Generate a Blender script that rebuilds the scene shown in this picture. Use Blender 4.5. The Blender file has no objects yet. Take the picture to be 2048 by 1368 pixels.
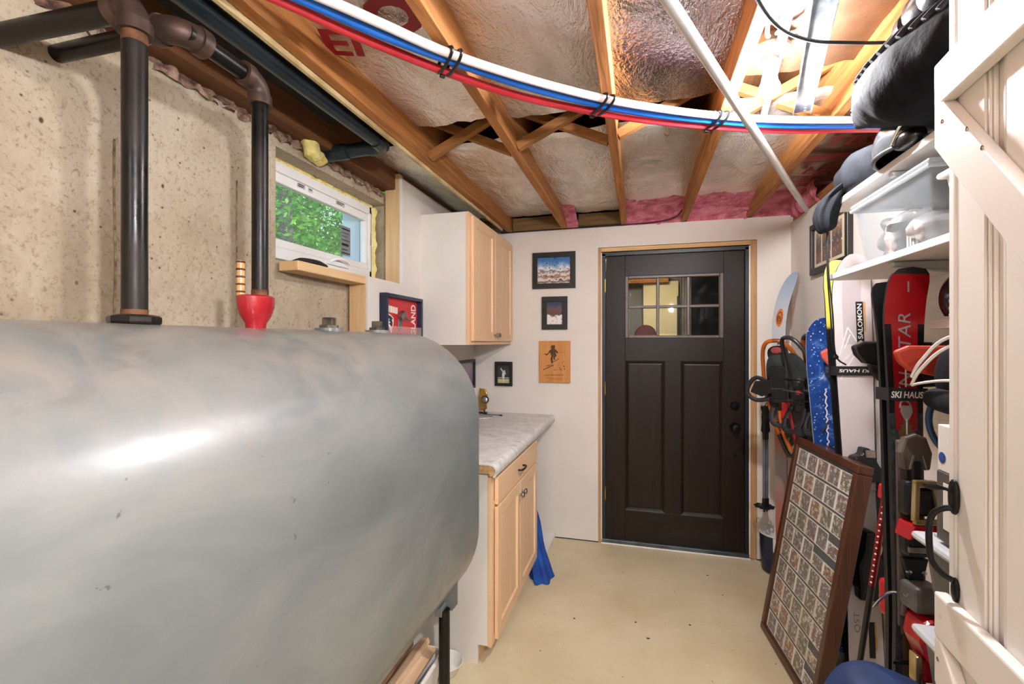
import bpy, bmesh, math, random
from mathutils import Matrix, Vector, noise
random.seed(7)
SC = bpy.context.scene
COL = SC.collection
R = math.radians

# ---------------------------------------------------------------- camera
cam_d = bpy.data.cameras.new('camera'); CAM = bpy.data.objects.new('camera', cam_d); COL.objects.link(CAM)
CAM.location = (0, 0, 1.457); CAM.rotation_euler = (R(90), 0, R(15.3))
cam_d.sensor_width = 36.0; cam_d.lens = 932 / 2048 * 36; cam_d.clip_start = 0.02
cam_d.shift_y = -1 / 2048
SC.camera = CAM

# ---------------------------------------------------------------- sky, sun, exposure
W = bpy.data.worlds.new('sky'); SC.world = W; W.use_nodes = True
wn = W.node_tree.nodes; wl = W.node_tree.links
sky = wn.new('ShaderNodeTexSky'); sky.sky_type = 'NISHITA'; sky.sun_disc = False
sky.sun_elevation = R(48); sky.sun_rotation = R(120)
wl.new(sky.outputs[0], wn['Background'].inputs[0]); wn['Background'].inputs[1].default_value = 0.4
sun_d = bpy.data.lights.new('sun', 'SUN'); sun_d.energy = 9.0; sun_d.angle = R(1); sun_d.color = (1, .95, .85)
SUN = bpy.data.objects.new('sun', sun_d); COL.objects.link(SUN); SUN.rotation_euler = (R(42), 0, R(150))
SC.view_settings.view_transform = 'Standard'; SC.view_settings.look = 'None'
SC.view_settings.gamma = 1.0; SC.view_settings.use_curve_mapping = False
SC.view_settings.exposure = 0.44
BULB_W = 51.0       # bare bulb on the joist
DOORWAY_W = 66.0    # bare bulb hanging in the doorway behind the camera
REAR_FILL_W = 28.0       # fill light added in the unseen room behind the camera
BEYOND_W = 9.0     # lamp in the room beyond the glazed door

# ---------------------------------------------------------------- material helpers
def S(h, a=1.0):
    h = h.lstrip('#'); out = []
    for i in (0, 2, 4):
        c = int(h[i:i+2], 16) / 255
        out.append(c / 12.92 if c <= .04045 else ((c + .055) / 1.055) ** 2.4)
    return (*out, a)
MATS = {}
def _base(name):
    m = bpy.data.materials.new(name); m.use_nodes = True
    nt = m.node_tree; b = nt.nodes['Principled BSDF']
    MATS[name] = m
    return m, nt, b
def _coord(nt, stretch=(1, 1, 1)):
    tc = nt.nodes.new('ShaderNodeTexCoord'); mp = nt.nodes.new('ShaderNodeMapping')
    mp.inputs['Scale'].default_value = stretch
    nt.links.new(tc.outputs['Object'], mp.inputs[0]); return mp.outputs[0]
def _noise(nt, co, scale, detail=4, rough=.55, dist=0):
    n = nt.nodes.new('ShaderNodeTexNoise'); n.inputs['Scale'].default_value = scale
    n.inputs['Detail'].default_value = detail; n.inputs['Roughness'].default_value = rough
    n.inputs['Distortion'].default_value = dist
    nt.links.new(co, n.inputs['Vector']); return n.outputs['Fac']
def _ramp(nt, fac, stops, interp='LINEAR'):
    r = nt.nodes.new('ShaderNodeValToRGB'); r.color_ramp.interpolation = interp
    e = r.color_ramp.elements
    while len(e) < len(stops): e.new(.5)
    for i, (p, c) in enumerate(stops): e[i].position = p; e[i].color = c
    nt.links.new(fac, r.inputs[0]); return r.outputs[0]
def _mix(nt, fac, a, b, mode='MIX'):
    n = nt.nodes.new('ShaderNodeMix'); n.data_type = 'RGBA'; n.blend_type = mode
    for s, i in ((fac, 0), (a, 6), (b, 7)):
        if hasattr(s, 'links') or hasattr(s, 'is_linked'): nt.links.new(s, n.inputs[i])
        else: n.inputs[i].default_value = s
    return n.outputs[2]
def _bump(nt, b, h, strength, dist=.01):
    n = nt.nodes.new('ShaderNodeBump'); n.inputs['Strength'].default_value = strength; n.inputs['Distance'].default_value = dist
    nt.links.new(h, n.inputs['Height']); nt.links.new(n.outputs[0], b.inputs['Normal'])
def pm(name, c1, c2=None, scale=8, rough=.5, metal=0, bump=0, bscale=None, detail=4, stretch=(1, 1, 1), lo=.35, hi=.65, coat=0, spec=.5, bdist=.01, rvar=0):
    if name in MATS: return MATS[name]
    m, nt, b = _base(name)
    b.inputs['Roughness'].default_value = rough; b.inputs['Metallic'].default_value = metal
    b.inputs['Specular IOR Level'].default_value = spec
    if coat: b.inputs['Coat Weight'].default_value = coat; b.inputs['Coat Roughness'].default_value = .15
    co = _coord(nt, stretch)
    f = _noise(nt, co, scale, detail)
    c2 = c2 or c1
    nt.links.new(_ramp(nt, f, [(lo, S(c1)), (hi, S(c2))]), b.inputs['Base Color'])
    if rvar:
        mr = nt.nodes.new('ShaderNodeMapRange'); nt.links.new(f, mr.inputs[0])
        mr.inputs[1].default_value = lo; mr.inputs[2].default_value = hi
        mr.inputs[3].default_value = rough - rvar; mr.inputs[4].default_value = rough + rvar
        nt.links.new(mr.outputs[0], b.inputs['Roughness'])
    if bump: _bump(nt, b, f if bscale is None else _noise(nt, co, bscale, 5), bump, bdist)
    return m
def wood(name, c1, c2, axis='Z', rough=.5, scale=1.0, bump=.08, c3=None, coat=0):
    if name in MATS: return MATS[name]
    m, nt, b = _base(name); b.inputs['Roughness'].default_value = rough
    if coat: b.inputs['Coat Weight'].default_value = coat
    k = {'X': (1.2, 22, 22), 'Y': (22, 1.2, 22), 'Z': (22, 22, 1.2)}[axis]
    co = _coord(nt, tuple(i * scale for i in k))
    f = _noise(nt, co, 2.2, 5, .6, .6)
    col = _ramp(nt, f, [(.3, S(c1)), (.7, S(c2))])
    f2 = _noise(nt, _coord(nt, tuple((i ** .5) * scale for i in k)), 1.3, 3)
    col = _mix(nt, _ramp(nt, f2, [(.45, (0, 0, 0, 1)), (.75, (1, 1, 1, 1))]), col, S(c3 or c2))
    nt.links.new(col, b.inputs['Base Color'])
    if bump: _bump(nt, b, f, bump, .004)
    return m
def emit(name, c, strength):
    m, nt, b = _base(name)
    b.inputs['Base Color'].default_value = S(c)
    b.inputs['Emission Color'].default_value = S(c); b.inputs['Emission Strength'].default_value = strength
    return m
def glass(name, c='#ffffff', rough=0.0, ior=1.45, alpha=None):
    m, nt, b = _base(name)
    b.inputs['Base Color'].default_value = S(c); b.inputs['Roughness'].default_value = rough
    b.inputs['Transmission Weight'].default_value = 1; b.inputs['IOR'].default_value = ior
    return m
def sheer(name, c, alpha, rough=.2):
    """thin clear plastic or pane: mostly see-through sheet with a glossy skin"""
    m, nt, b = _base(name)
    b.inputs['Base Color'].default_value = S(c); b.inputs['Roughness'].default_value = rough
    b.inputs['Alpha'].default_value = alpha
    return m
def printed(name, axis, lo, hi, stops, nscale=12, namt=.25, speck=None, rough=.35, constant=False):
    """flat print: bands along one axis broken up by noise, with optional specks"""
    m, nt, b = _base(name); b.inputs['Roughness'].default_value = rough
    tc = nt.nodes.new('ShaderNodeTexCoord'); sp = nt.nodes.new('ShaderNodeSeparateXYZ')
    nt.links.new(tc.outputs['Object'], sp.inputs[0])
    mr = nt.nodes.new('ShaderNodeMapRange'); nt.links.new(sp.outputs['XYZ'.index(axis)], mr.inputs[0])
    mr.inputs[1].default_value = lo; mr.inputs[2].default_value = hi
    f = _noise(nt, tc.outputs['Object'], nscale, 6, .65)
    ma = nt.nodes.new('ShaderNodeMath'); ma.operation = 'MULTIPLY_ADD'
    nt.links.new(f, ma.inputs[0]); ma.inputs[1].default_value = namt; nt.links.new(mr.outputs[0], ma.inputs[2])
    ms = nt.nodes.new('ShaderNodeMath'); ms.operation = 'SUBTRACT'; nt.links.new(ma.outputs[0], ms.inputs[0]); ms.inputs[1].default_value = namt * .5
    col = _ramp(nt, ms.outputs[0], [(p, S(c)) for p, c in stops], 'CONSTANT' if constant else 'LINEAR')
    if speck:
        sc, cs, cut = speck
        f2 = _noise(nt, tc.outputs['Object'], sc, 3, .6)
        col = _mix(nt, _ramp(nt, f2, [(cut, (0, 0, 0, 1)), (cut + .04, (1, 1, 1, 1))]), col, S(cs))
    nt.links.new(col, b.inputs['Base Color'])
    return m

# ---------------------------------------------------------------- mesh helpers
def V(*a): return Vector(a if len(a) == 3 else a[0])
class MB:
    def __init__(s, M=None): s.v = []; s.f = []; s.m = []; s.M = M or Matrix.Identity(4)
    def add(s, vs, fs, mi=0):
        o = len(s.v); s.v += [tuple(s.M @ Vector(v)) for v in vs]
        for f in fs: s.f.append(tuple(o + i for i in f)); s.m.append(mi)
        return s
    def box(s, x0, x1, y0, y1, z0, z1, mi=0):
        vs = [(x, y, z) for x in (x0, x1) for y in (y0, y1) for z in (z0, z1)]
        return s.add(vs, [(0, 1, 3, 2), (4, 6, 7, 5), (0, 4, 5, 1), (2, 3, 7, 6), (0, 2, 6, 4), (1, 5, 7, 3)], mi)
    def cbox(s, c, size, M=None, mi=0):
        hx, hy, hz = (k / 2 for k in size)
        T = Matrix.Translation(c) @ (M or Matrix.Identity(4))
        old = s.M; s.M = old @ T; s.box(-hx, hx, -hy, hy, -hz, hz, mi); s.M = old; return s
    def bar(s, p0, p1, w, h, up=(0, 0, 1), mi=0):
        """rectangular bar between two points, w across, h along 'up'"""
        p0, p1 = Vector(p0), Vector(p1); d = p1 - p0; L = d.length; d.normalize()
        x = d.cross(Vector(up)); x.normalize(); z = x.cross(d)
        M = Matrix((x, d, z)).transposed().to_4x4(); M.translation = (p0 + p1) / 2
        old = s.M; s.M = old @ M; s.box(-w/2, w/2, -L/2, L/2, -h/2, h/2, mi); s.M = old; return s
    def cyl(s, p0, p1, r0, r1=None, n=20, mi=0, caps=True):
        return s.tube([p0, p1], [r0, r0 if r1 is None else r1], n, mi, caps)
    def tube(s, pts, r, n=10, mi=0, caps=True, closed=False, flat=None, up=None):
        pts = [Vector(p) for p in pts]; N = len(pts)
        rs = r if isinstance(r, (list, tuple)) else [r] * N
        t0 = (pts[1] - pts[0]).normalized()
        a = Vector(up) if up else (Vector((0, 0, 1)) if abs(t0.z) < .9 else Vector((1, 0, 0)))
        u = (a - t0 * a.dot(t0)).normalized(); vs = []
        for i, p in enumerate(pts):
            if closed: t = (pts[(i+1) % N] - pts[i-1]).normalized()
            else: t = (pts[min(i+1, N-1)] - pts[max(i-1, 0)]).normalized()
            u = (u - t * u.dot(t)).normalized(); w = t.cross(u)
            for k in range(n):
                q = 2 * math.pi * k / n
                fu, fw = flat or (1, 1)
                vs.append(p + (u * math.cos(q) * fu + w * math.sin(q) * fw) * rs[i])
        fs = []
        for i in range(N if closed else N - 1):
            j = (i + 1) % N
            for k in range(n):
                k2 = (k + 1) % n; fs.append((i*n+k, i*n+k2, j*n+k2, j*n+k))
        if caps and not closed: fs.append(tuple(range(n))[::-1]); fs.append(tuple((N-1)*n + k for k in range(n)))
        return s.add(vs, fs, mi)
    def lathe(s, prof, c=(0, 0, 0), n=32, mi=0, axis='Z', sx=1, sy=1):
        vs = []; c = Vector(c)
        for (r, z) in prof:
            for k in range(n):
                q = 2 * math.pi * k / n; x, y = r * math.cos(q) * sx, r * math.sin(q) * sy
                p = {'Z': (x, y, z), 'X': (z, x, y), 'Y': (x, z, y)}[axis]
                vs.append(c + Vector(p))
        fs = []
        for i in range(len(prof) - 1):
            for k in range(n):
                k2 = (k + 1) % n; fs.append((i*n+k, i*n+k2, (i+1)*n+k2, (i+1)*n+k))
        return s.add(vs, fs, mi)
    def prism(s, poly, M, t, mi=0):
        """poly in local XY, extruded from 0 to t along local Z, placed with M"""
        old = s.M; s.M = old @ M; n = len(poly)
        vs = [(x, y, 0) for x, y in poly] + [(x, y, t) for x, y in poly]
        fs = [tuple(range(n))[::-1], tuple(range(n, 2*n))] + [(i, (i+1) % n, n + (i+1) % n, n + i) for i in range(n)]
        s.add(vs, fs, mi); s.M = old; return s
    def grid(s, fn, nu, nv, mi=0, mat=None, wrap=False):
        vs = [fn(i / nu, j / nv) for i in range(nu + 1) for j in range(nv + 1)]
        o = len(s.v); s.v += [tuple(s.M @ Vector(v)) for v in vs]
        for i in range(nu):
            for j in range(nv):
                a = i * (nv + 1) + j
                s.f.append((o+a, o+a+1, o+a+nv+2, o+a+nv+1)); s.m.append(mat(i, j) if mat else mi)
        return s
    def blob(s, c, rad, e=2.6, nz=0.0, ns=6.0, n=36, mi=0, seed=0, squash=None):
        """superellipsoid with lumps"""
        def sg(x, p): return math.copysign(abs(x) ** p, x)
        k = 2 / e; c = Vector(c); rad = Vector(rad); off = Vector((seed * 3.7, seed * 1.9, seed * 5.3))
        def fn(u, v):
            a = (v - .5) * math.pi; b = u * 2 * math.pi
            d = Vector((sg(math.cos(a), k) * sg(math.cos(b), k), sg(math.cos(a), k) * sg(math.sin(b), k), sg(math.sin(a), k)))
            p = Vector((d.x * rad.x, d.y * rad.y, d.z * rad.z))
            if nz: p *= 1 + nz * noise.fractal((c + p) * ns + off, 1.0, 2.0, 3)
            if squash: p = squash(p)
            return c + p
        return s.grid(fn, n, n // 2, mi)
    def text(s, body, size, M, mi=0, bold=0.0, shear=0.0, align='LEFT', ext=0.0, width=None):
        cu = bpy.data.curves.new('t', 'FONT'); cu.body = body; cu.size = size; cu.offset = bold * size; cu.shear = shear
        cu.align_x = align; cu.extrude = ext; cu.resolution_u = 3
        ob = bpy.data.objects.new('t', cu); me = bpy.data.meshes.new_from_object(ob)
        vs = [v.co.copy() for v in me.vertices]
        if vs and width:
            x0 = min(v.x for v in vs); x1 = max(v.x for v in vs); k = width / (x1 - x0)
            for v in vs: v.x = (v.x - x0) * k
        old = s.M; s.M = old @ M; s.add(vs, [tuple(p.vertices) for p in me.polygons], mi); s.M = old
        bpy.data.objects.remove(ob); bpy.data.curves.remove(cu); bpy.data.meshes.remove(me)
        return s
    def build(s, name, mats, parent=None, bevel=0, smooth=False, seg=2, sub=0, weld=False):
        me = bpy.data.meshes.new(name); me.from_pydata(s.v, [], s.f)
        mats = mats if isinstance(mats, (list, tuple)) else [mats]
        for m in mats: me.materials.append(m)
        me.polygons.foreach_set('material_index', s.m)
        bm = bmesh.new(); bm.from_mesh(me)
        if weld: bmesh.ops.remove_doubles(bm, verts=bm.verts, dist=1e-5)
        bmesh.ops.recalc_face_normals(bm, faces=bm.faces); bm.to_mesh(me); bm.free()
        if smooth:
            me.polygons.foreach_set('use_smooth', [True] * len(me.polygons))
            me.set_sharp_from_angle(angle=R(40))
        me.update()
        o = bpy.data.objects.new(name, me); COL.objects.link(o)
        if bevel:
            b = o.modifiers.new('b', 'BEVEL'); b.width = bevel; b.segments = seg; b.limit_method = 'ANGLE'; b.angle_limit = R(50)
        if sub:
            d = o.modifiers.new('s', 'SUBSURF'); d.levels = d.render_levels = sub
        if parent:
            o.parent = parent
            T = Matrix.Identity(4); q = parent
            while q: T = Matrix.Translation(-q.location) @ T; q = q.parent
            o.matrix_parent_inverse = T if parent.type == 'EMPTY' else Matrix.Identity(4)
        return o
def tag(o, label=None, cat=None, group=None, kind=None):
    if label: o['label'] = label
    if cat: o['category'] = cat
    if group: o['group'] = group
    if kind: o['kind'] = kind
    return o
def thing(name, loc, label, cat, group=None):
    o = bpy.data.objects.new(name, None); COL.objects.link(o); o.location = loc; o.empty_display_size = .05
    return tag(o, label, cat, group)
def setting(name, loc=(0, 0, 0), label=None, cat=None):
    o = bpy.data.objects.new(name, None); COL.objects.link(o); o.location = loc; o.empty_display_size = .05
    return tag(o, label, cat, None, 'structure')
def box(name, mat, parent, x0, x1, y0, y1, z0, z1, bevel=0.0):
    return MB().box(x0, x1, y0, y1, z0, z1).build(name, mat, parent, bevel)
def smooth_path(pts, n=8):
    """Catmull-Rom through points"""
    P = [Vector(p) for p in pts]; out = []
    for i in range(len(P) - 1):
        a = P[max(i-1, 0)]; b = P[i]; c = P[i+1]; d = P[min(i+2, len(P)-1)]
        for k in range(n):
            t = k / n
            out.append(.5 * ((2*b) + (c - a)*t + (2*a - 5*b + 4*c - d)*t*t + (3*b - a - 3*c + d)*t**3))
    out.append(P[-1]); return out
def frame_M(o, x, y, z=None):
    """matrix with given local axes (x, y unit vectors) at origin o"""
    x = Vector(x).normalized(); y = Vector(y).normalized(); z = x.cross(y).normalized() if z is None else Vector(z).normalized()
    M = Matrix((x, y, z)).transposed().to_4x4(); M.translation = Vector(o); return M
# ---------------------------------------------------------------- materials
def concrete_mat():
    m, nt, b = _base('poured_concrete'); b.inputs['Roughness'].default_value = .9
    co = _coord(nt)
    col = _ramp(nt, _noise(nt, co, 2.6, 6, .65), [(.3, S('#a09079')), (.5, S('#b4a58d')), (.72, S('#c3b6a1'))])
    blot = _noise(nt, _coord(nt, (1, 1, .6)), 7, 5, .7)
    col = _mix(nt, _ramp(nt, blot, [(.5, (0, 0, 0, 1)), (.72, (.55, .55, .55, 1))]), col, S('#cdc3b2'))
    fine = _noise(nt, co, 85, 5, .75)
    col = _mix(nt, _ramp(nt, fine, [(.33, (.75, .75, .75, 1)), (.47, (0, 0, 0, 1))]), col, S('#846f50'))
    vo = nt.nodes.new('ShaderNodeTexVoronoi'); vo.inputs['Scale'].default_value = 34; vo.inputs['Randomness'].default_value = 1
    nt.links.new(co, vo.inputs['Vector'])
    vm = _noise(nt, co, 11, 2)
    pit = _ramp(nt, vo.outputs['Distance'], [(.06, (1, 1, 1, 1)), (.16, (0, 0, 0, 1))])
    pit = _mix(nt, 1.0, pit, _ramp(nt, vm, [(.5, (0, 0, 0, 1)), (.56, (1, 1, 1, 1))]), 'MULTIPLY')
    vo2 = nt.nodes.new('ShaderNodeTexVoronoi'); vo2.inputs['Scale'].default_value = 9; nt.links.new(_coord(nt, (1, 1, .7)), vo2.inputs['Vector'])
    big = _ramp(nt, vo2.outputs['Distance'], [(.03, (1, 1, 1, 1)), (.055, (0, 0, 0, 1))])
    pit = _mix(nt, 1.0, pit, _mix(nt, 1.0, big, _ramp(nt, _noise(nt, co, 5, 2), [(.5, (0, 0, 0, 1)), (.55, (1, 1, 1, 1))]), 'MULTIPLY'), 'ADD')
    col = _mix(nt, pit, col, S('#54422d'))
    nt.links.new(col, b.inputs['Base Color'])
    h = _mix(nt, 1.0, _ramp(nt, fine, [(.3, (0, 0, 0, 1)), (.6, (1, 1, 1, 1))]), pit, 'SUBTRACT')
    _bump(nt, b, h, .4, .005)
    return m
def floor_mat():
    m, nt, b = _base('painted_concrete_floor'); b.inputs['Roughness'].default_value = .42
    co = _coord(nt)
    col = _ramp(nt, _noise(nt, co, 1.6, 6, .6), [(.3, S('#c4b48e')), (.5, S('#d2c3a0')), (.72, S('#dccfb0'))])
    sp = _noise(nt, co, 42, 2, .5)
    col = _mix(nt, _ramp(nt, sp, [(.735, (0, 0, 0, 1)), (.75, (1, 1, 1, 1))]), col, S('#e4dfd2'))
    sp2 = _noise(nt, _coord(nt, (1.1, 1.3, 1)), 31, 2, .5)
    col = _mix(nt, _ramp(nt, sp2, [(.245, (.8, .8, .8, 1)), (.262, (0, 0, 0, 1))]), col, S('#5a4a34'))
    sc = _noise(nt, _coord(nt, (3, 9, 1)), 1.2, 5, .7, 1.2)
    col = _mix(nt, _ramp(nt, sc, [(.62, (0, 0, 0, 1)), (.8, (.35, .35, .35, 1))]), col, S('#8f815f'))
    nt.links.new(col, b.inputs['Base Color'])
    _bump(nt, b, _noise(nt, co, 30, 5), .06, .004)
    return m
def tank_mat():
    m, nt, b = _base('tank_grey_paint')
    co = _coord(nt, (1, .45, 1))
    col = _ramp(nt, _noise(nt, co, 4, 6, .62, .8), [(.3, S('#5f6463')), (.5, S('#6d7170')), (.72, S('#7c7e7a'))])
    tc = nt.nodes.new('ShaderNodeTexCoord'); sp = nt.nodes.new('ShaderNodeSeparateXYZ'); nt.links.new(tc.outputs['Object'], sp.inputs[0])
    # dust and grime that settled on the upper side of the tank
    zr = nt.nodes.new('ShaderNodeMapRange'); nt.links.new(sp.outputs[2], zr.inputs[0]); zr.inputs[1].default_value = 1.18; zr.inputs[2].default_value = 1.5
    st = _noise(nt, _coord(nt, (2, 3.2, 3.2)), 2.2, 5, .65, 1.0)
    mu = nt.nodes.new('ShaderNodeMath'); mu.operation = 'MULTIPLY'; nt.links.new(zr.outputs[0], mu.inputs[0])
    nt.links.new(_ramp(nt, st, [(.36, (0, 0, 0, 1)), (.62, (1, 1, 1, 1))]), mu.inputs[1])
    col = _mix(nt, mu.outputs[0], col, S('#877f77'))
    st2 = _noise(nt, _coord(nt, (2, 2.4, 5)), 3.1, 4, .6, 1.4)
    mu2 = nt.nodes.new('ShaderNodeMath'); mu2.operation = 'MULTIPLY'; nt.links.new(zr.outputs[0], mu2.inputs[0])
    nt.links.new(_ramp(nt, st2, [(.55, (0, 0, 0, 1)), (.7, (.8, .8, .8, 1))]), mu2.inputs[1])
    col = _mix(nt, mu2.outputs[0], col, S('#6a655f'))
    sc = _noise(nt, _coord(nt, (9, 16, 30)), 1.6, 4, .65, .8)
    col = _mix(nt, _ramp(nt, sc, [(.69, (0, 0, 0, 1)), (.72, (.7, .7, .7, 1))]), col, S('#3f413f'))
    nt.links.new(col, b.inputs['Base Color'])
    rr = nt.nodes.new('ShaderNodeMapRange'); nt.links.new(st, rr.inputs[0])
    rr.inputs[1].default_value = .3; rr.inputs[2].default_value = .7; rr.inputs[3].default_value = .3; rr.inputs[4].default_value = .42
    nt.links.new(rr.outputs[0], b.inputs['Roughness'])
    b.inputs['Coat Weight'].default_value = .25; b.inputs['Coat Roughness'].default_value = .12
    hh = _mix(nt, .5, _noise(nt, _coord(nt, (1, .5, 1)), 60, 3, .5), _noise(nt, _coord(nt, (1, .3, 1)), 9, 3, .5))
    _bump(nt, b, hh, .10, .006)
    return m
def foil_mat(name, base='#f7f0e6', tint='#e6dccf', wr=7, metal=.72, rough=.24, bmp=.6):
    m, nt, b = _base(name); b.inputs['Metallic'].default_value = metal; b.inputs['Roughness'].default_value = rough
    co = _coord(nt, (1, .6, 1))
    nt.links.new(_ramp(nt, _noise(nt, co, 3, 4), [(.3, S(tint)), (.7, S(base))]), b.inputs['Base Color'])
    a = _noise(nt, _coord(nt, (1, .5, 1)), wr, 6, .7, 1.5)
    f = _noise(nt, co, 70, 3, .6)
    h = _mix(nt, .22, a, f)
    _bump(nt, b, h, bmp, .025)
    return m
def marble_mat():
    m, nt, b = _base('marble_laminate'); b.inputs['Roughness'].default_value = .4
    co = _coord(nt)
    f = _noise(nt, co, 9, 8, .72, 1.6)
    col = _ramp(nt, f, [(.3, S('#9d9894')), (.43, S('#c6c2be')), (.58, S('#d8d5d2')), (.75, S('#e6e4e1'))])
    nt.links.new(col, b.inputs['Base Color']); return m
def card_mat(name, seed, c):
    m, nt, b = _base(name); b.inputs['Roughness'].default_value = .3
    tc = nt.nodes.new('ShaderNodeTexCoord'); mp = nt.nodes.new('ShaderNodeMapping'); mp.inputs['Location'].default_value = (seed, seed * .7, 0)
    nt.links.new(tc.outputs['Object'], mp.inputs[0])
    f = _noise(nt, mp.outputs[0], 55, 4, .75, .4)
    nt.links.new(_ramp(nt, f, [(.30, S('#121315')), (.41, S(c[0])), (.47, S(c[1])), (.51, S('#2a2724')), (.55, S(c[2])), (.585, S('#ddd6ca')), (.63, S('#ddd6ca')), (.66, S('#3a332d')), (.74, S('#171513'))]), b.inputs['Base Color'])
    return m
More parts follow.
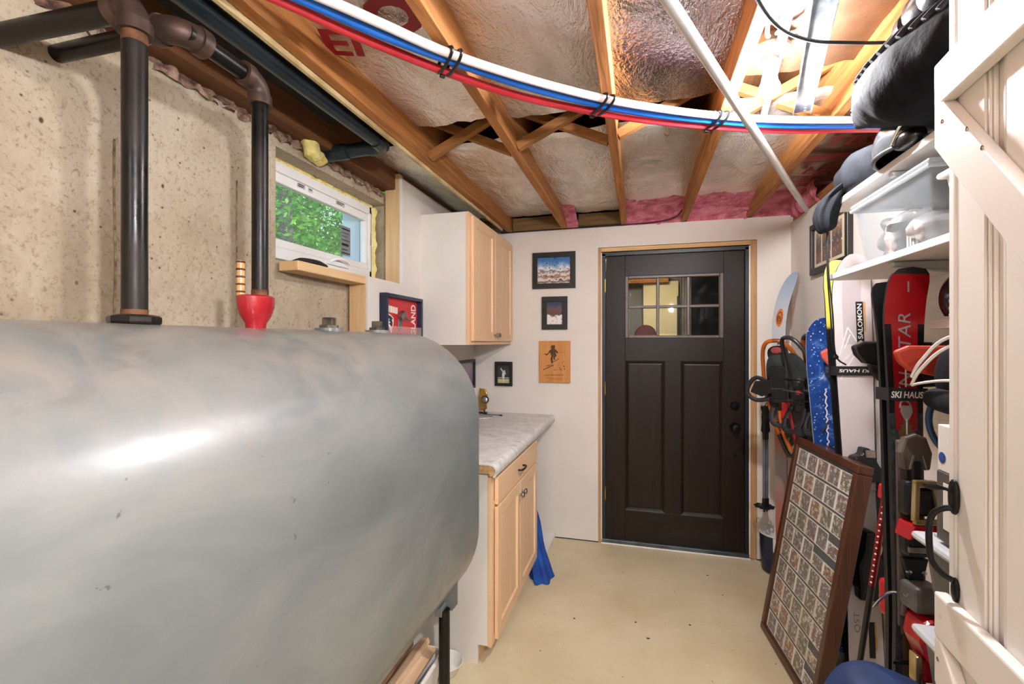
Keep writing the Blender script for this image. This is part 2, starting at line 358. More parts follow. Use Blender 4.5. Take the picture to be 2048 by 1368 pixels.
M_ = dict(
    concrete=concrete_mat(), floor=floor_mat(), tank=tank_mat(), marble=marble_mat(),
    drywall=pm('cream_drywall', '#d9d1c8', '#ded7cf', 3, .85, bump=.05, bscale=90, bdist=.002),
    wallside=pm('cabinet_side_white', '#d9d4cc', '#dfdad3', 4, .6),
    joist=wood('joist_timber', '#83512a', '#c98745', 'Y', .75, 1, .3, '#a16733'),
    joist2=wood('bridging_timber', '#80542a', '#b27a40', 'X', .75, 1, .2, '#996535'),
    beam=wood('rim_timber', '#57341a', '#7d4f27', 'Y', .8, 1, .2, '#66401f'),
    block=wood('blocking_timber', '#5f4528', '#8a6a42', 'X', .85, 1, .2, '#6f5534'),
    pine=wood('pine_stud', '#cfa878', '#e2c395', 'Z', .65, .8, .1, '#d8b485'),
    pineY=wood('pine_plate', '#cda475', '#e0bf90', 'Y', .65, .8, .1, '#d6b080'),
    pineX=wood('pine_head', '#c59a62', '#ddb881', 'X', .65, .8, .1, '#cfa670'),
    casing=wood('rough_jamb_timber', '#a87c50', '#c9a276', 'Z', .75, .9, .15, '#b88d60'),
    maple=wood('maple', '#dcb187', '#e9c8a2', 'Z', .42, .6, .04, '#e3bc92'),
    mapleY=wood('maple_rail', '#dcb187', '#e9c8a2', 'Y', .42, .6, .04, '#e3bc92'),
    foil=foil_mat('foil_facing'), foil2=foil_mat('foil_facing_wrinkled', '#cfc8c4', '#b3a9a6', 4, 1.0, .2, .9),
    foilblue=foil_mat('foil_facing_dark', '#7d868c', '#565d62', 6),
    kraft=pm('kraft_facing', '#4d3727', '#6e503a', 5, .45, .3, bump=.5, bscale=9, bdist=.02),
    foilred=foil_mat('foil_facing_warm', '#c4a68d', '#ab8c77', 6),
    pink=pm('pink_glass_wool', '#b8566a', '#e08a98', 14, .95, bump=.8, bscale=30, bdist=.03),
    foam=pm('spray_foam', '#d8c566', '#ece09a', 20, .8, bump=.6, bscale=30, bdist=.02),
    rubble=pm('crumbled_mortar', '#57392a', '#a98a76', 22, .95, bump=.9, bscale=40, bdist=.02),
    iron=pm('black_iron_pipe', '#141414', '#26211d', 9, .38, .55, bump=.05, bscale=60, rvar=.12),
    castiron=pm('cast_iron_fitting', '#3b2f29', '#5a4238', 14, .5, .5, bump=.2, bscale=70, bdist=.003),
    rust=pm('rusty_iron', '#4a2e1c', '#7a5233', 30, .7, .4),
    plug=pm('weathered_steel_plug', '#3c352c', '#6e6554', 25, .6, .6),
    redcast=pm('red_enamel', '#8c0d18', '#a81624', 8, .35, coat=.5),
    brass=pm('brass', '#9c7430', '#c79a4d', 20, .35, .9),
    amber=pm('amber_sight_glass', '#c98f55', '#ddb07c', 30, .25),
    blackpvc=pm('black_abs_pipe', '#121a20', '#1f2a31', 6, .28),
    white=pm('white_paint', '#e4dfd9', '#eae6e1', 5, .5),
    vinyl=pm('white_vinyl', '#e6e3df', '#ecebe8', 5, .4),
    barn=pm('barn_door_cream', '#e4ded7', '#eae5df', 3, .45, bump=.06, bscale=50, bdist=.002),
    melamine=pm('white_melamine', '#dcd6d2', '#e4dfdb', 4, .4),
    bracket=pm('grey_white_metal', '#b9b4b0', '#c6c2be', 5, .4, .2),
    doorbrown=wood('espresso_door', '#1a110b', '#261a12', 'Z', .42, .7, .05, '#20150e'),
    doorbrownX=wood('espresso_rail', '#1a110b', '#261a12', 'X', .42, .7, .05, '#20150e'),
    jamb=pm('black_jamb', '#15191b', '#1e2326', 6, .4),
    alum=pm('aluminium_sill', '#4c5254', '#6a7072', 9, .4, .7),
    blackmetal=pm('black_hardware', '#0c0c0d', '#161617', 12, .35, .6),
    wroughtiron=pm('black_wrought_iron', '#0d0d0d', '#1a1a1a', 40, .42, .5, bump=.15, bscale=80, bdist=.002),
    nickel=pm('brushed_nickel', '#8c867d', '#b5afa6', 20, .3, .95),
    chrome=pm('chrome', '#c9c9c9', '#dedede', 10, .15, 1),
    galv=pm('galvanised_steel', '#98a0a6', '#b9c0c5', 25, .35, .8),
    conduit=pm('white_conduit', '#c9c6c2', '#d8d6d3', 6, .35, .25),
    pexw=pm('white_pex', '#dccfcd', '#e6dcda', 4, .35), pexb=pm('blue_pex', '#0f58b8', '#1a6dd0', 4, .32), pexr=pm('red_pex', '#b01f2b', '#c93440', 4, .32),
    blackpl=pm('black_plastic', '#0c0d0f', '#17181b', 14, .4), blackrub=pm('black_rubber', '#101012', '#1b1b1e', 14, .65),
    blackcloth=pm('black_nylon', '#08090d', '#11141a', 16, .85, bump=.3, bscale=25, bdist=.01, spec=.15),
    greycloth=pm('charcoal_fabric', '#16181c', '#272a2f', 10, .85, bump=.3, bscale=30, bdist=.01, spec=.15),
    leather=pm('black_leather', '#0b0b0c', '#1c1c1e', 10, .28, bump=.3, bscale=18, bdist=.01),
    blackframe=pm('black_wood_frame', '#131110', '#1e1b18', 10, .4),
    walnut=wood('walnut_frame', '#3d1f10', '#5f3520', 'Z', .4, .8, .08, '#4b2817', coat=.3),
    matboard=pm('cream_mat', '#cdbf9f', '#d8ccb0', 6, .7),
    navy=pm('navy_enamel', '#101b33', '#18253f', 8, .35), redpaint=pm('red_print', '#b31c22', '#c8262a', 6, .4),
    paper=pm('white_paper', '#dedbd4', '#e8e5df', 8, .6), foamware=pm('white_paper_bowl', '#e2ddd4', '#ebe7df', 8, .55),
    cardboard=pm('cardboard', '#8d6748', '#a98460', 12, .8), splinter=wood('split_kindling', '#b58b66', '#dcbf9b', 'Y', .7, .8, .2, '#c9a37c'),
    bluecloth=pm('royal_blue_cloth', '#0b3a86', '#1450a8', 9, .75, bump=.25, bscale=20, bdist=.01),
    bluebag=pm('navy_blue_nylon', '#1a2f57', '#26417280'[:7], 9, .6, bump=.25, bscale=22, bdist=.01),
    redfoil=pm('red_foil_ink', '#8e1a20', '#a5252b', 10, .45, .35),
    porcelain=pm('white_porcelain', '#a8a39c', '#b8b3ac', 6, .3), greybox=pm('grey_plastic_box', '#5d564f', '#6e6760', 8, .5),
    particle=pm('chipboard_edge', '#a47f52', '#c6a274', 60, .85),
)

for k in ('doorbrown', 'doorbrownX'): M_[k].node_tree.nodes['Principled BSDF'].inputs['Specular IOR Level'].default_value = .25
# ---------------------------------------------------------------- setting
YB = 3.425; XL = -1.245; XC = -1.36; XR = .957; JB = 2.29
tag(MB().box(-1.58, 1.06, -2.75, 5.6, -.1, 0).build('floor', M_['floor']), 'beige painted concrete floor with paint specks', None, None, 'structure')

# concrete foundation wall with window opening
wl_ = setting('wall_left', (XC, .5, 0), 'bare poured concrete foundation wall with a small window')
w = MB()
oy0, oy1, oz0, oz1 = 1.50, 2.325, 1.775, 2.215
w.box(-1.58, XC, -2.75, oy0, 0, 2.265); w.box(-1.58, XC, oy1, 5.6, 0, 2.265)
w.box(-1.58, XC, oy0, oy1, 0, oz0); w.box(-1.58, XC, oy0, oy1, oz1, 2.265)
w.build('concrete', M_['concrete'], wl_)
for y, z0, z1, wd in ((.925, 0, 2.0, .006), (1.318, 0, 2.02, .005)):
    s = MB()
    s.grid(lambda u, v: (XC + .004 * math.sin(math.pi * v) + .001, y + (v - .5) * wd + .004 * noise.noise(Vector((y, u * 9, 0))), z0 + (z1 - z0) * u), 40, 4)
    s.build('form_seam', pm('seam_line', '#6b5a43', '#b5a384', 40, .95), wl_, smooth=True)
# crumbled mortar and foam along the top of the foundation
m = MB()
m.grid(lambda u, v: (XC + .012 + .03 * noise.noise(Vector((u * 60, v * 3, 1))) - .03 * v, .3 + u * 2.0, 2.245 + .075 * v + .022 * noise.noise(Vector((u * 55, v * 4, 7)))), 260, 5)
m.build('crumbled_mortar', M_['rubble'], wl_, smooth=True)

# drywall lining of the left wall with its studs
ll = setting('wall_left_lining', (XL, 2.6, 0), 'cream drywall lining on a stud frame beside the window')
poly = [(1.954, .008), (YB, .008), (YB, 2.345), (2.283, 2.345), (2.283, 1.768), (1.954, 1.768)]
MB().prism(poly, frame_M((XL - .0125, 0, 0), (0, 1, 0), (0, 0, 1)), .0125).build('drywall', M_['drywall'], ll)
box('stud', M_['pine'], ll, XL - .1015, XL - .0135, 2.283, 2.321, 1.768, 2.37, .003)
box('stud', M_['pine'], ll, XL - .1015, XL - .0135, 1.954, 1.992, 0, 1.73, .003)
box('sill_plate', M_['pineY'], ll, XL - .1015, XL - .012, 1.50, 2.28, 1.73, 1.768, .004)
box('corner_bead', M_['white'], ll, XL - .013, XL + .002, 2.2815, 2.286, 1.77, 2.345)

# back wall
wb = setting('wall_back', (0, YB, 0), 'cream drywall wall around the dark brown door')
dx0, dx1, dzt = -.289, .755, 2.137
w = MB(); w.box(XC, dx0, YB, YB + .11, .008, 2.285); w.box(dx1, 1.06, YB, YB + .11, .008, 2.285); w.box(dx0, dx1, YB, YB + .11, dzt, 2.285)
w.build('drywall', M_['drywall'], wb)
box('ledge', M_['white'], wb, -1.24, -.602, 2.93, YB, 0, .042, .004)
tag(wb.children[-1], 'low white painted footing ledge')
box('gap_shade_strip', M_['blackpl'], wb, XC, dx0, YB + .002, YB + .1, 0, .008)  # black strips paint the shade in the slot under the drywall
box('gap_shade_strip', M_['blackpl'], wb, dx1, 1.06, YB + .002, YB + .1, 0, .008)

# right wall and its top plate
wr = setting('wall_right', (XR, 2, 0), 'cream drywall wall behind the ski gear')
box('drywall', M_['drywall'], wr, XR, 1.06, -2.75, YB, 0, 2.232)
box('top_plate', M_['joist'], wr, XR + .012, 1.06, -2.75, YB, 2.232, 2.29, .002)
# stub of the doorway wall that carries the barn door, and the room behind the camera
box('wall_front', M_['drywall'], None, .49, XR, .06, .17, 0, 2.29); tag(bpy.data.objects['wall_front'], 'cream wall stub beside the barn door', None, None, 'structure')
box('wall_rear', M_['drywall'], None, -1.58, 1.06, -2.85, -2.75, 0, 2.6); tag(bpy.data.objects['wall_rear'], 'cream wall of the room behind the camera', None, None, 'structure')

# ---------------------------------------------------------------- ceiling: joists, foil, bridging
ce = setting('ceiling', (0, 1.7, JB), 'open timber joists with foil faced insulation between them')
JX = [-.953, -.5345, -.106, .30, .709, 1.115]
for i, x in enumerate(JX):
    box('joist', M_['joist'], ce, x - .019, x + .019, -2.75, YB + .1, JB, JB + .235, .002)
box('rim_beam', M_['beam'], ce, -1.40, -1.285, -2.75, 2.30, 2.285, 2.525, .004)
box('rim_beam', M_['beam'], ce, -1.40, -1.27, 2.33, 3.53, 2.36, 2.525, .004)
MB().box(-1.6, 1.3, -2.85, 5.7, 2.53, 2.6).build('subfloor', M_['beam'], ce)
# foil panels, sagging and wrinkled, torn open near the bridging
def foil(x0, x1, y0, y1, z, mat, seed, sag=.014, rip=.02):
    nx, ny = 14, 70
    def fn(u, v):
        y = y0 + (y1 - y0) * v
        if v in (0, 1): y += rip * noise.noise(Vector((u * 7, seed, v * 3)))
        zz = z - sag * math.sin(math.pi * u) * .6 + .007 * noise.fractal(Vector((u * 2.2, y * 5, seed)), 1, 2, 3)
        zz += .006 * abs(noise.noise(Vector((u * 5 + y * 6, y * 3, seed + 5))))
        if v == 0: zz += .015
        return (x0 + (x1 - x0) * u, y, zz)
    o = MB().grid(fn, nx, ny).build('foil_panel', mat, ce, smooth=True); return o
bays = [(-1.285, JX[0]-.019), (JX[0]+.019, JX[1]-.019), (JX[1]+.019, JX[2]-.019), (JX[2]+.019, JX[3]-.019), (JX[3]+.019, JX[4]-.019), (JX[4]+.019, JX[5]-.019)]
fm = ['foilblue', 'foil', 'foil', 'foil2', 'kraft', 'foilred']
for i, (a, b_) in enumerate(bays):
    foil(a, b_, -2.7, (1.72, 1.85, 1.88, 1.90, 1.80, 1.60)[i], 2.395, M_[fm[i]], i)
    foil(a, b_, (2.0, 2.07, 2.07, 2.06, 1.97, 2.0)[i] if i != 5 else 1.62, 3.34 if i else 3.3, 2.385, M_['foil' if i != 5 else 'foilred'], i + 20)
# furring along the left face of the first joist: pale split edge
MB().bar((JX[0]-.028, -1, 2.284), (JX[0]-.028, 3.3, 2.284), .012, .02).build('pale_strip', pm('pale_strip', '#b59a6c', '#d6c190', 10, .8), ce)
# cross bridging between the joists at one line
yb = 2.0
for i in range(0, 5):
    a = JX[i] + .019; c = JX[i+1] - .019
    for k, (z0, z1, dy) in enumerate(((JB + .02, JB + .2, -.022), (JB + .2, JB + .02, .022))):
        MB().bar((a, yb + dy - (.1 if i == 4 else 0), z0), (c, yb + dy - (.1 if i == 4 else 0), z1), .036, .036).build('bridging_brace', M_['joist2'], ce, .002)
for k, (z0, z1, dy) in enumerate(((JB + .03, JB + .19, -.022),)):
    MB().bar((-1.285, yb - .15, z1), (JX[0] - .019, yb - .15, z0), .036, .036).build('bridging_brace', M_['joist2'], ce, .002)
# wooden blocking and pink wool at the back wall
box('blocking', M_['block'], ce, JX[0] + .03, JX[1] - .019, YB - .03, YB + .02, 2.29, 2.385, .004)
box('blocking', M_['block'], ce, -.43, JX[2] - .02, YB - .025, YB + .02, 2.30, 2.385, .004)
box('blocking', M_['block'], ce, -1.24, JX[0] - .02, YB - .02, YB + .02, 2.345, 2.385, .004)
def wool(x0, x1, y0, seed, dz=0):
    def fn(u, v):
        n = noise.fractal(Vector((u * 5 * (x1 - x0) / .4, v * 5, seed)), 1, 2, 3)
        return (x0 + (x1 - x0) * u, YB + .005 - .30 * v ** 1.6 + .012 * n, 2.284 + .10 * math.sin(v * 1.5) ** .7 - .018 * math.sin(math.pi * v) + .011 * n)
    MB().grid(lambda u, v: fn(u, v), 26, 16).build('insulation_batt', M_['pink'], ce, smooth=True)
for a, b_, s in ((JX[1]+.019, -.43, 1), (JX[2]+.019, JX[3]-.019, 2), (JX[3]+.019, JX[4]-.019, 3), (JX[4]+.019, JX[5]-.019, 4)):
    wool(a, b_, YB - .09, s)
MB().grid(lambda u, v: (XR + .03 - .05 * math.sin(v * 2.6) + .03 * noise.noise(Vector((u * 9, v * 3, 2))), 2.95 + u * .46, 2.235 + .15 * v + .03 * noise.noise(Vector((u * 7, v * 4, 9)))), 40, 10).build('insulation_batt', M_['pink'], ce, smooth=True)
# red lettering printed on the foil, upside down seen from the floor
def foil_text(body, size, x, y, ang, z=2.368, bold=.02, width=None, name='foil_print'):
    M = Matrix.Translation((x, y, z)) @ Matrix.Rotation(R(ang), 4, 'Z') @ Matrix.Rotation(R(180), 4, 'X') @ Matrix.Translation((0, -.35 * size, 0))
    MB().text(body, size, M, bold=bold, width=width, align='CENTER').build(name, M_['redfoil'], ce)
foil_text('O', .20, -.665, 1.17, 20, bold=.05)
foil_text('EI', .17, -.875, 1.235, 20, bold=.025)
foil_text('FiT', .17, .93, 2.06, 8, 2.362, bold=.02)
foil_text('TES', .15, .93, 2.42, 8, 2.362, bold=.012)
foil_text('LEI', .15, .93, 2.80, 8, 2.362, bold=.012)
for y, h in ((2.22, .02), (2.26, .012), (2.58, .05), (2.66, .015), (2.95, .02), (2.99, .012)): box('foil_print', M_['redfoil'], ce, .74, 1.08, y, y + h, 2.3615, 2.3625)
# ---------------------------------------------------------------- lamps
def bulb(name, c, watts, label, up=True, r=.03, parts=True, cat='lamp', hang=None):
    x, y, z = c
    t = thing(name, (x, y, z + .13), label, cat)
    prof = [(.001, z - .036)] + [(r * math.sin(a), z - .006 - r * math.cos(a)) for a in [k * math.pi / 14 for k in range(1, 11)]] + [(.021, z + .03), (.017, z + .042)]
    area = 4 * math.pi * r * r * .9
    MB().lathe(prof, (x, y, 0), 24).build('bulb', emit(name + '_bulb_glow', '#f8f7fb', watts / (math.pi * area)), t, smooth=True)
    MB().lathe([(.0165, z + .042), (.018, z + .05), (.018, z + .068)], (x, y, 0), 20).build('bulb_cap', M_['white'], t, smooth=True)
    o = MB().lathe([(.002, z + .062), (.024, z + .062), (.027, z + .066), (.027, z + .074), (.023, z + .076), (.023, z + .082), (.027, z + .084), (.028, z + .10), (.030, z + .102)], (x, y, 0), 24)
    o.build('socket', M_['porcelain'], t, smooth=True)
    MB().lathe([(.002, z + .1), (.056, z + .1), (.0595, z + .106), (.0595, z + .112), (.05, z + .114), (.002, z + .114)], (x, y, 0), 36).build('lamp_base', M_['porcelain'], t, smooth=True)
    return t
lamp = bulb('porcelain_ceiling_lamp', (.388, 1.60, 2.245), BULB_W, 'lit bare bulb in a white porcelain lampholder between the joists')
MB().lathe([(.053, 2.359), (.053, 2.385), (.05, 2.40), (.002, 2.40)], (.388, 1.6, 0), 10).build('junction_box', M_['greybox'], lamp)
for dx, dy in ((-.02, -.02), (.0, -.03), (.035, -.02)):
    MB().tube(smooth_path([(.388 + dx, 1.55 + dy, 2.36), (.385 + dx * 1.6, 1.50 + dy, 2.345), (.38 + dx * 1.8, 1.42 + dy, 2.375), (.375 + dx * 1.8, 1.2 + dy, 2.378)], 6), .006, 8).build('cable', M_['white'], lamp, smooth=True)
lamp2 = bulb('hanging_bare_bulb', (.45, -.12, 1.93), DOORWAY_W, 'lit bare bulb hanging on a cord behind the camera')
MB().tube([(.45, -.12, 2.04), (.45, -.12, 2.395)], .004, 8).build('cord', M_['blackrub'], lamp2)
rl = thing('added_fill_light', (-.3, -1.3, 2.27), 'round fill light added in the unseen room behind the camera', 'lamp')  # unseen source, added as soft fill from behind
MB().lathe([(.001, 2.235), (.14, 2.238), (.165, 2.25), (.17, 2.262)], (-.3, -1.3, 0), 36).build('diffuser', emit('fill_light_glow', '#f8f7fb', REAR_FILL_W / (math.pi * .09)), rl, smooth=True)
MB().lathe([(.17, 2.25), (.18, 2.255), (.18, 2.285), (.001, 2.286)], (-.3, -1.3, 0), 36).build('rim', M_['white'], rl, smooth=True)
# ---------------------------------------------------------------- glazed brown door
d1 = setting('door_1', (.22, YB, 0), 'dark espresso brown door with six small panes and two panels')
sx0, sx1 = -.2335, .6805; yf = YB + .012; yk = yf + .042
D = M_['doorbrown']; DX = M_['doorbrownX']
box('stile', D, d1, sx0, -.10, yf, yk, .037, 2.071, .0015); box('stile', D, d1, .552, sx1, yf, yk, .037, 2.071, .0015)
box('rail', DX, d1, -.0995, .5515, yf, yk, 1.925, 2.071, .0015); box('rail', DX, d1, -.0995, .5515, yf, yk, 1.32, 1.481, .0015); box('rail', DX, d1, -.0995, .5515, yf, yk, .037, .25, .0015)
box('mullion', D, d1, .1725, .2775, yf, yk, .25, 1.32, .0015)
for a, b_ in ((-.10, .1725), (.2775, .552)):
    p = MB(); z0, z1 = .25, 1.32
    # moulded sticking around a recessed flat panel
    ring = lambda i, y: [(a + i, y, z0 + i), (b_ - i, y, z0 + i), (b_ - i, y, z1 - i), (a + i, y, z1 - i)]
    r0, r1, r2, r3 = ring(0, yf + .001), ring(.008, yf + .004), ring(.02, yf + .014), ring(.028, yf + .012)
    vs = r0 + r1 + r2 + r3
    fs = [(k*4 + i, k*4 + (i+1) % 4, k*4 + 4 + (i+1) % 4, k*4 + 4 + i) for k in range(3) for i in range(4)] + [(12, 13, 14, 15)]
    p.add(vs, fs).build('panel', D, d1)
# glazing frame, bars and panes
g = MB(); gx0, gx1, gz0, gz1 = -.076, .527, 1.500, 1.905
for (x0, x1, z0, z1) in ((-.0995, gx0, 1.481, 1.925), (gx1, .5515, 1.481, 1.925), (gx0, gx1, gz1, 1.925), (gx0, gx1, 1.481, gz0)): g.box(x0, x1, yf - .006, yk, z0, z1)
g.build('glazing_frame', pm('bronze_glazing_bead', '#54473d', '#62544a', 12, .4), d1, .004)
bm_ = MATS['bronze_glazing_bead']
cw = (gx1 - gx0) / 3; ch = (gz1 - gz0) / 2
for k in (1, 2): box('muntin', bm_, d1, gx0 + k*cw - .010, gx0 + k*cw + .010, yf - .003, yk - .004, gz0, gz1, .004)
box('muntin', bm_, d1, gx0, gx1, yf - .002, yk - .005, gz0 + ch - .010, gz0 + ch + .010, .004)
PANE = sheer('door_pane_glass', '#0d1013', .12, .03)
PANE.node_tree.nodes['Principled BSDF'].inputs['Specular IOR Level'].default_value = 1.0
for i in range(3):
    for j in range(2):
        box('pane', PANE, d1, gx0 + i*cw + .010, gx0 + (i+1)*cw - .010, yf + .02, yf + .024, gz0 + j*ch + .010, gz0 + (j+1)*ch - .010)
# hardware
def escutcheon(x, z, r, knob):
    m = MB(); m.lathe([(.001, yf - .002), (r, yf - .002), (r, yf - .008), (r * .85, yf - .013), (.001, yf - .013)][::-1], (x, 0, z), 32, axis='Y')
    o = m.build('deadbolt' if not knob else 'knob_rose', M_['blackmetal'], d1, smooth=True)
    if knob:
        MB().lathe([(.012, yf - .012), (.012, yf - .035), (.022, yf - .042), (.0275, yf - .055), (.024, yf - .066), (.013, yf - .07), (.001, yf - .069)], (x, 0, z), 32, axis='Y').build('knob', M_['blackmetal'], o, smooth=True)
    else:
        MB().lathe([(.02, yf - .012), (.018, yf - .02), (.001, yf - .021)], (x, 0, z), 28, axis='Y').build('turn_plate', M_['blackmetal'], o, smooth=True)
        MB().cbox((x, yf - .026, z), (.008, .016, .026), Matrix.Rotation(R(35), 4, 'Y')).build('thumb_turn', M_['blackmetal'], o, .002)
escutcheon(.621, 1.022, .030, False); escutcheon(.621, .878, .034, True)
MB().lathe([(.008, yf - .001), (.008, yf - .004), (.001, yf - .004)], (.621, 0, .69), 16, axis='Y').build('viewer_plug', M_['blackmetal'], d1)
for z in (1.86, 1.12, .36):
    h = MB(); h.cyl((sx0 - .006, yf - .004, z - .048), (sx0 - .006, yf - .004, z + .048), .006, n=10); h.build('hinge', M_['brass'], d1, smooth=True)
# black jamb, aluminium sill, rough timber around the opening
j = MB(); j.box(-.262, sx0 - .003, YB + .003, YB + .11, 0, 2.092); j.build('jamb', M_['jamb'], d1, .002)
MB().box(sx1 + .003, .707, YB + .003, YB + .11, 0, 2.092).build('jamb', M_['jamb'], d1, .002)
MB().box(-.262, .707, YB + .003, YB + .11, 2.074, 2.1).build('jamb', M_['jamb'], d1, .002)
MB().box(-.262, .707, YB - .012, YB + .12, .004, .036).build('sill', M_['alum'], d1, .003)
MB().box(-.27, .715, YB - .018, YB - .011, .001, .012).build('caulk_bead', M_['white'], d1, .003)
for nm, mt, a in (('rough_jamb', 'casing', (-.288, -.268, YB + .002, YB + .1, .004, 2.134)), ('rough_jamb', 'casing', (.716, .754, YB + .002, YB + .1, .004, 2.134)), ('rough_head', 'pineX', (-.268, .716, YB + .002, YB + .1, 2.106, 2.134))):
    box(nm, M_[mt], d1, *a, .002)
for a in ((-.268, -.262), (.707, .716)):
    MB().grid(lambda u, v: (a[0] + (a[1] - a[0]) * v, YB + .004 + .003 * noise.noise(Vector((u * 40, v, a[0]))), .01 + u * 2.09), 60, 3).build('caulk_bead', M_['white'], d1)

# ---------------------------------------------------------------- room beyond the glazed door
rb = setting('room_beyond', (0, 4.6, 0), 'lit room seen through the door panes')
rm = MB(); rm.box(-1.36, -1.30, 3.55, 5.6, 0, 2.5); rm.box(1.06, 1.12, 3.4, 5.6, 0, 2.5); rm.box(-1.4, 1.1, 5.5, 5.6, 0, 2.5)
rm.build('wall', pm('grey_blue_wall', '#7d8286', '#8a8f92', 3, .8), rb)  # walls in one plain grey-blue tone
MB().box(-1.4, 1.1, 3.55, 5.6, 2.30, 2.36).build('ceiling_panel', pm('grey_ceiling', '#b5b2ac', '#c2bfb9', 3, .8), rb)
box('ceiling_beam', M_['joist'], rb, -1.3, .3, 5.3, 5.42, 2.1, 2.3)
lit = pm('pale_yellow_wall', '#e9dfb0', '#f2eac4', 3, .7)
box('pale_cupboard', lit, rb, .04, .41, 5.38, 5.49, .9, 2.12, .004)
cu = MB().grid(lambda u, v: (.43 + .11 * u, 5.40 - .015 * math.sin(u * 26), .6 + 1.62 * v), 80, 4).build('curtain', pm('grey_curtain', '#8d8b87', '#a5a29d', 5, .85), rb, smooth=True)
box('narrow_post', M_['blackframe'], rb, .395, .425, 5.36, 5.385, 1.2, 1.95)
box('dark_space_panel', M_['greycloth'], rb, .54, 1.05, 5.30, 5.33, .3, 2.28)  # dark sheet added to stand for unlit space behind the right panes
MB().lathe([(.001, 0), (.10, 0), (.11, .02), (.10, .04), (.001, .04)], (.06, 5.0, 1.52), 30, axis='Y').build('round_chair_back', pm('maroon_leather', '#4a1d20', '#5d272a', 8, .5), rb, smooth=True)
tl = thing('room_beyond_lamp', (.1, 4.5, 2.29), 'ceiling lamp in the room beyond the glazed door', 'lamp')
MB().lathe([(.001, 2.255), (.12, 2.26), (.13, 2.28), (.001, 2.29)], (.1, 4.6, 0), 24).build('diffuser', emit('beyond_glow', '#ffeccc', BEYOND_W / (math.pi * .055)), tl, smooth=True)

# ---------------------------------------------------------------- basement window
w1 = setting('window_1', (-1.44, 1.91, 1.8), 'white vinyl hopper window high in the concrete wall')
wx = -1.44; fy0, fy1, fz0, fz1 = 1.505, 2.315, 1.80, 2.205
f = MB(); f.box(wx - .05, wx, fy0, fy1, fz1 - .045, fz1); f.box(wx - .05, wx, fy0, fy1, fz0, fz0 + .05); f.box(wx - .05, wx, fy0, fy0 + .04, fz0, fz1); f.box(wx - .05, wx, fy1 - .04, fy1, fz0, fz1)
f.build('window_frame', M_['vinyl'], w1, .005)
py0, py1, pz0, pz1 = 1.585, 2.245, 1.885, 2.118
s = MB(); s.box(wx - .04, wx - .006, fy0 + .04, fy1 - .04, pz1, fz1 - .045); s.box(wx - .04, wx - .006, fy0 + .04, fy1 - .04, fz0 + .05, pz0); s.box(wx - .04, wx - .006, fy0 + .04, py0, pz0, pz1); s.box(wx - .04, wx - .006, py1, fy1 - .04, pz0, pz1)
s.build('sash', M_['vinyl'], w1, .006)
WG = sheer('window_pane_glass', '#dfeaf0', .06, .02)
box('pane', WG, w1, wx - .03, wx - .025, py0, py1, pz0, pz1)
st = MB(); st.box(wx - .0245, wx - .0235, 2.055, 2.135, 1.90, 2.05); o = st.build('sticker', pm('grey_sticker', '#777c80', '#8b9094', 12, .6), w1)
lb = MB()
for k, (z, h) in enumerate(((2.035, .006), (2.015, .003), (1.998, .003), (1.978, .004), (1.955, .012), (1.93, .004), (1.912, .006))): lb.box(wx - .0232, wx - .0228, 2.061, 2.129 - .01 * (k % 3), z - h/2, z + h/2)
lb.build('sticker_print', M_['blackpl'], w1)
lab = MB()
for (y, wd) in ((1.72, .05), (1.79, .03), (1.99, .07)):
    lab.box(wx - .0055, wx - .005, y, y + wd, 2.135, 2.155)
lab.build('frame_label', pm('faint_grey_label', '#b8b4b0', '#c4c0bc', 60, .6), w1)
lt = MB()
for (y, wd, z) in ((1.725, .035, 2.14), (1.725, .04, 2.148), (1.795, .02, 2.145), (1.995, .045, 2.141), (1.995, .06, 2.149)): lt.box(wx - .0048, wx - .0045, y, y + wd, z, z + .004)
lt.build('frame_label_print', M_['blackpl'], w1)
# fold-down crank and lock on the bottom rail, side latch
c = MB(); c.tube(smooth_path([(wx + .006, 1.93, 1.842), (wx + .028, 1.95, 1.858), (wx + .034, 2.0, 1.862), (wx + .026, 2.05, 1.852), (wx + .006, 2.06, 1.843)], 6), .009, 10, flat=(1, .7))
c.box(wx - .006, wx + .012, 1.91, 2.075, 1.828, 1.848); c.build('crank_handle', M_['vinyl'], w1, smooth=True)
box('latch', pm('grey_latch', '#8d8d8d', '#a0a0a0', 8, .4), w1, wx - .002, wx + .004, 2.283, 2.292, 1.99, 2.06, .002)
box('latch', pm('grey_latch', '#8d8d8d', '#a0a0a0', 8, .4), w1, wx - .002, wx + .006, 2.30, 2.308, 1.85, 1.93, .002)
# foam squeezed out along the top and the far jamb
fo = MB()
fo.grid(lambda u, v: (wx - .002 + .014 * abs(noise.noise(Vector((u * 30, v * 2, 3)))) * math.sin(math.pi * v), 1.51 + u * .8, fz1 - .004 + (.02 + .012 * noise.noise(Vector((u * 16, 0, 1)))) * (v - .25)), 120, 6)
fo.grid(lambda u, v: (wx + .004 + (.018 + .02 * noise.noise(Vector((u * 9, 5, 2)))) * math.sin(math.pi * v), 2.303 + .03 * (v - .4) + .006 * noise.noise(Vector((u * 14, v, 8))), 1.79 + u * .41), 60, 8)
fo.build('foam_seal', M_['foam'], w1, smooth=True)
coil = thing('black_tape_coil', (-1.30, 1.66, 1.768), 'flat black coil lying on the wooden plate under the window', 'coil')
for k in range(3): MB().tube([(-1.305 + (.042 - k * .007) * math.cos(a), 1.63 + (.085 - k * .012) * math.sin(a), 1.775 + k * .005) for a in [2 * math.pi * j / 32 for j in range(32)]], .006, 8, closed=True).build('turn', M_['blackrub'], coil, smooth=True)
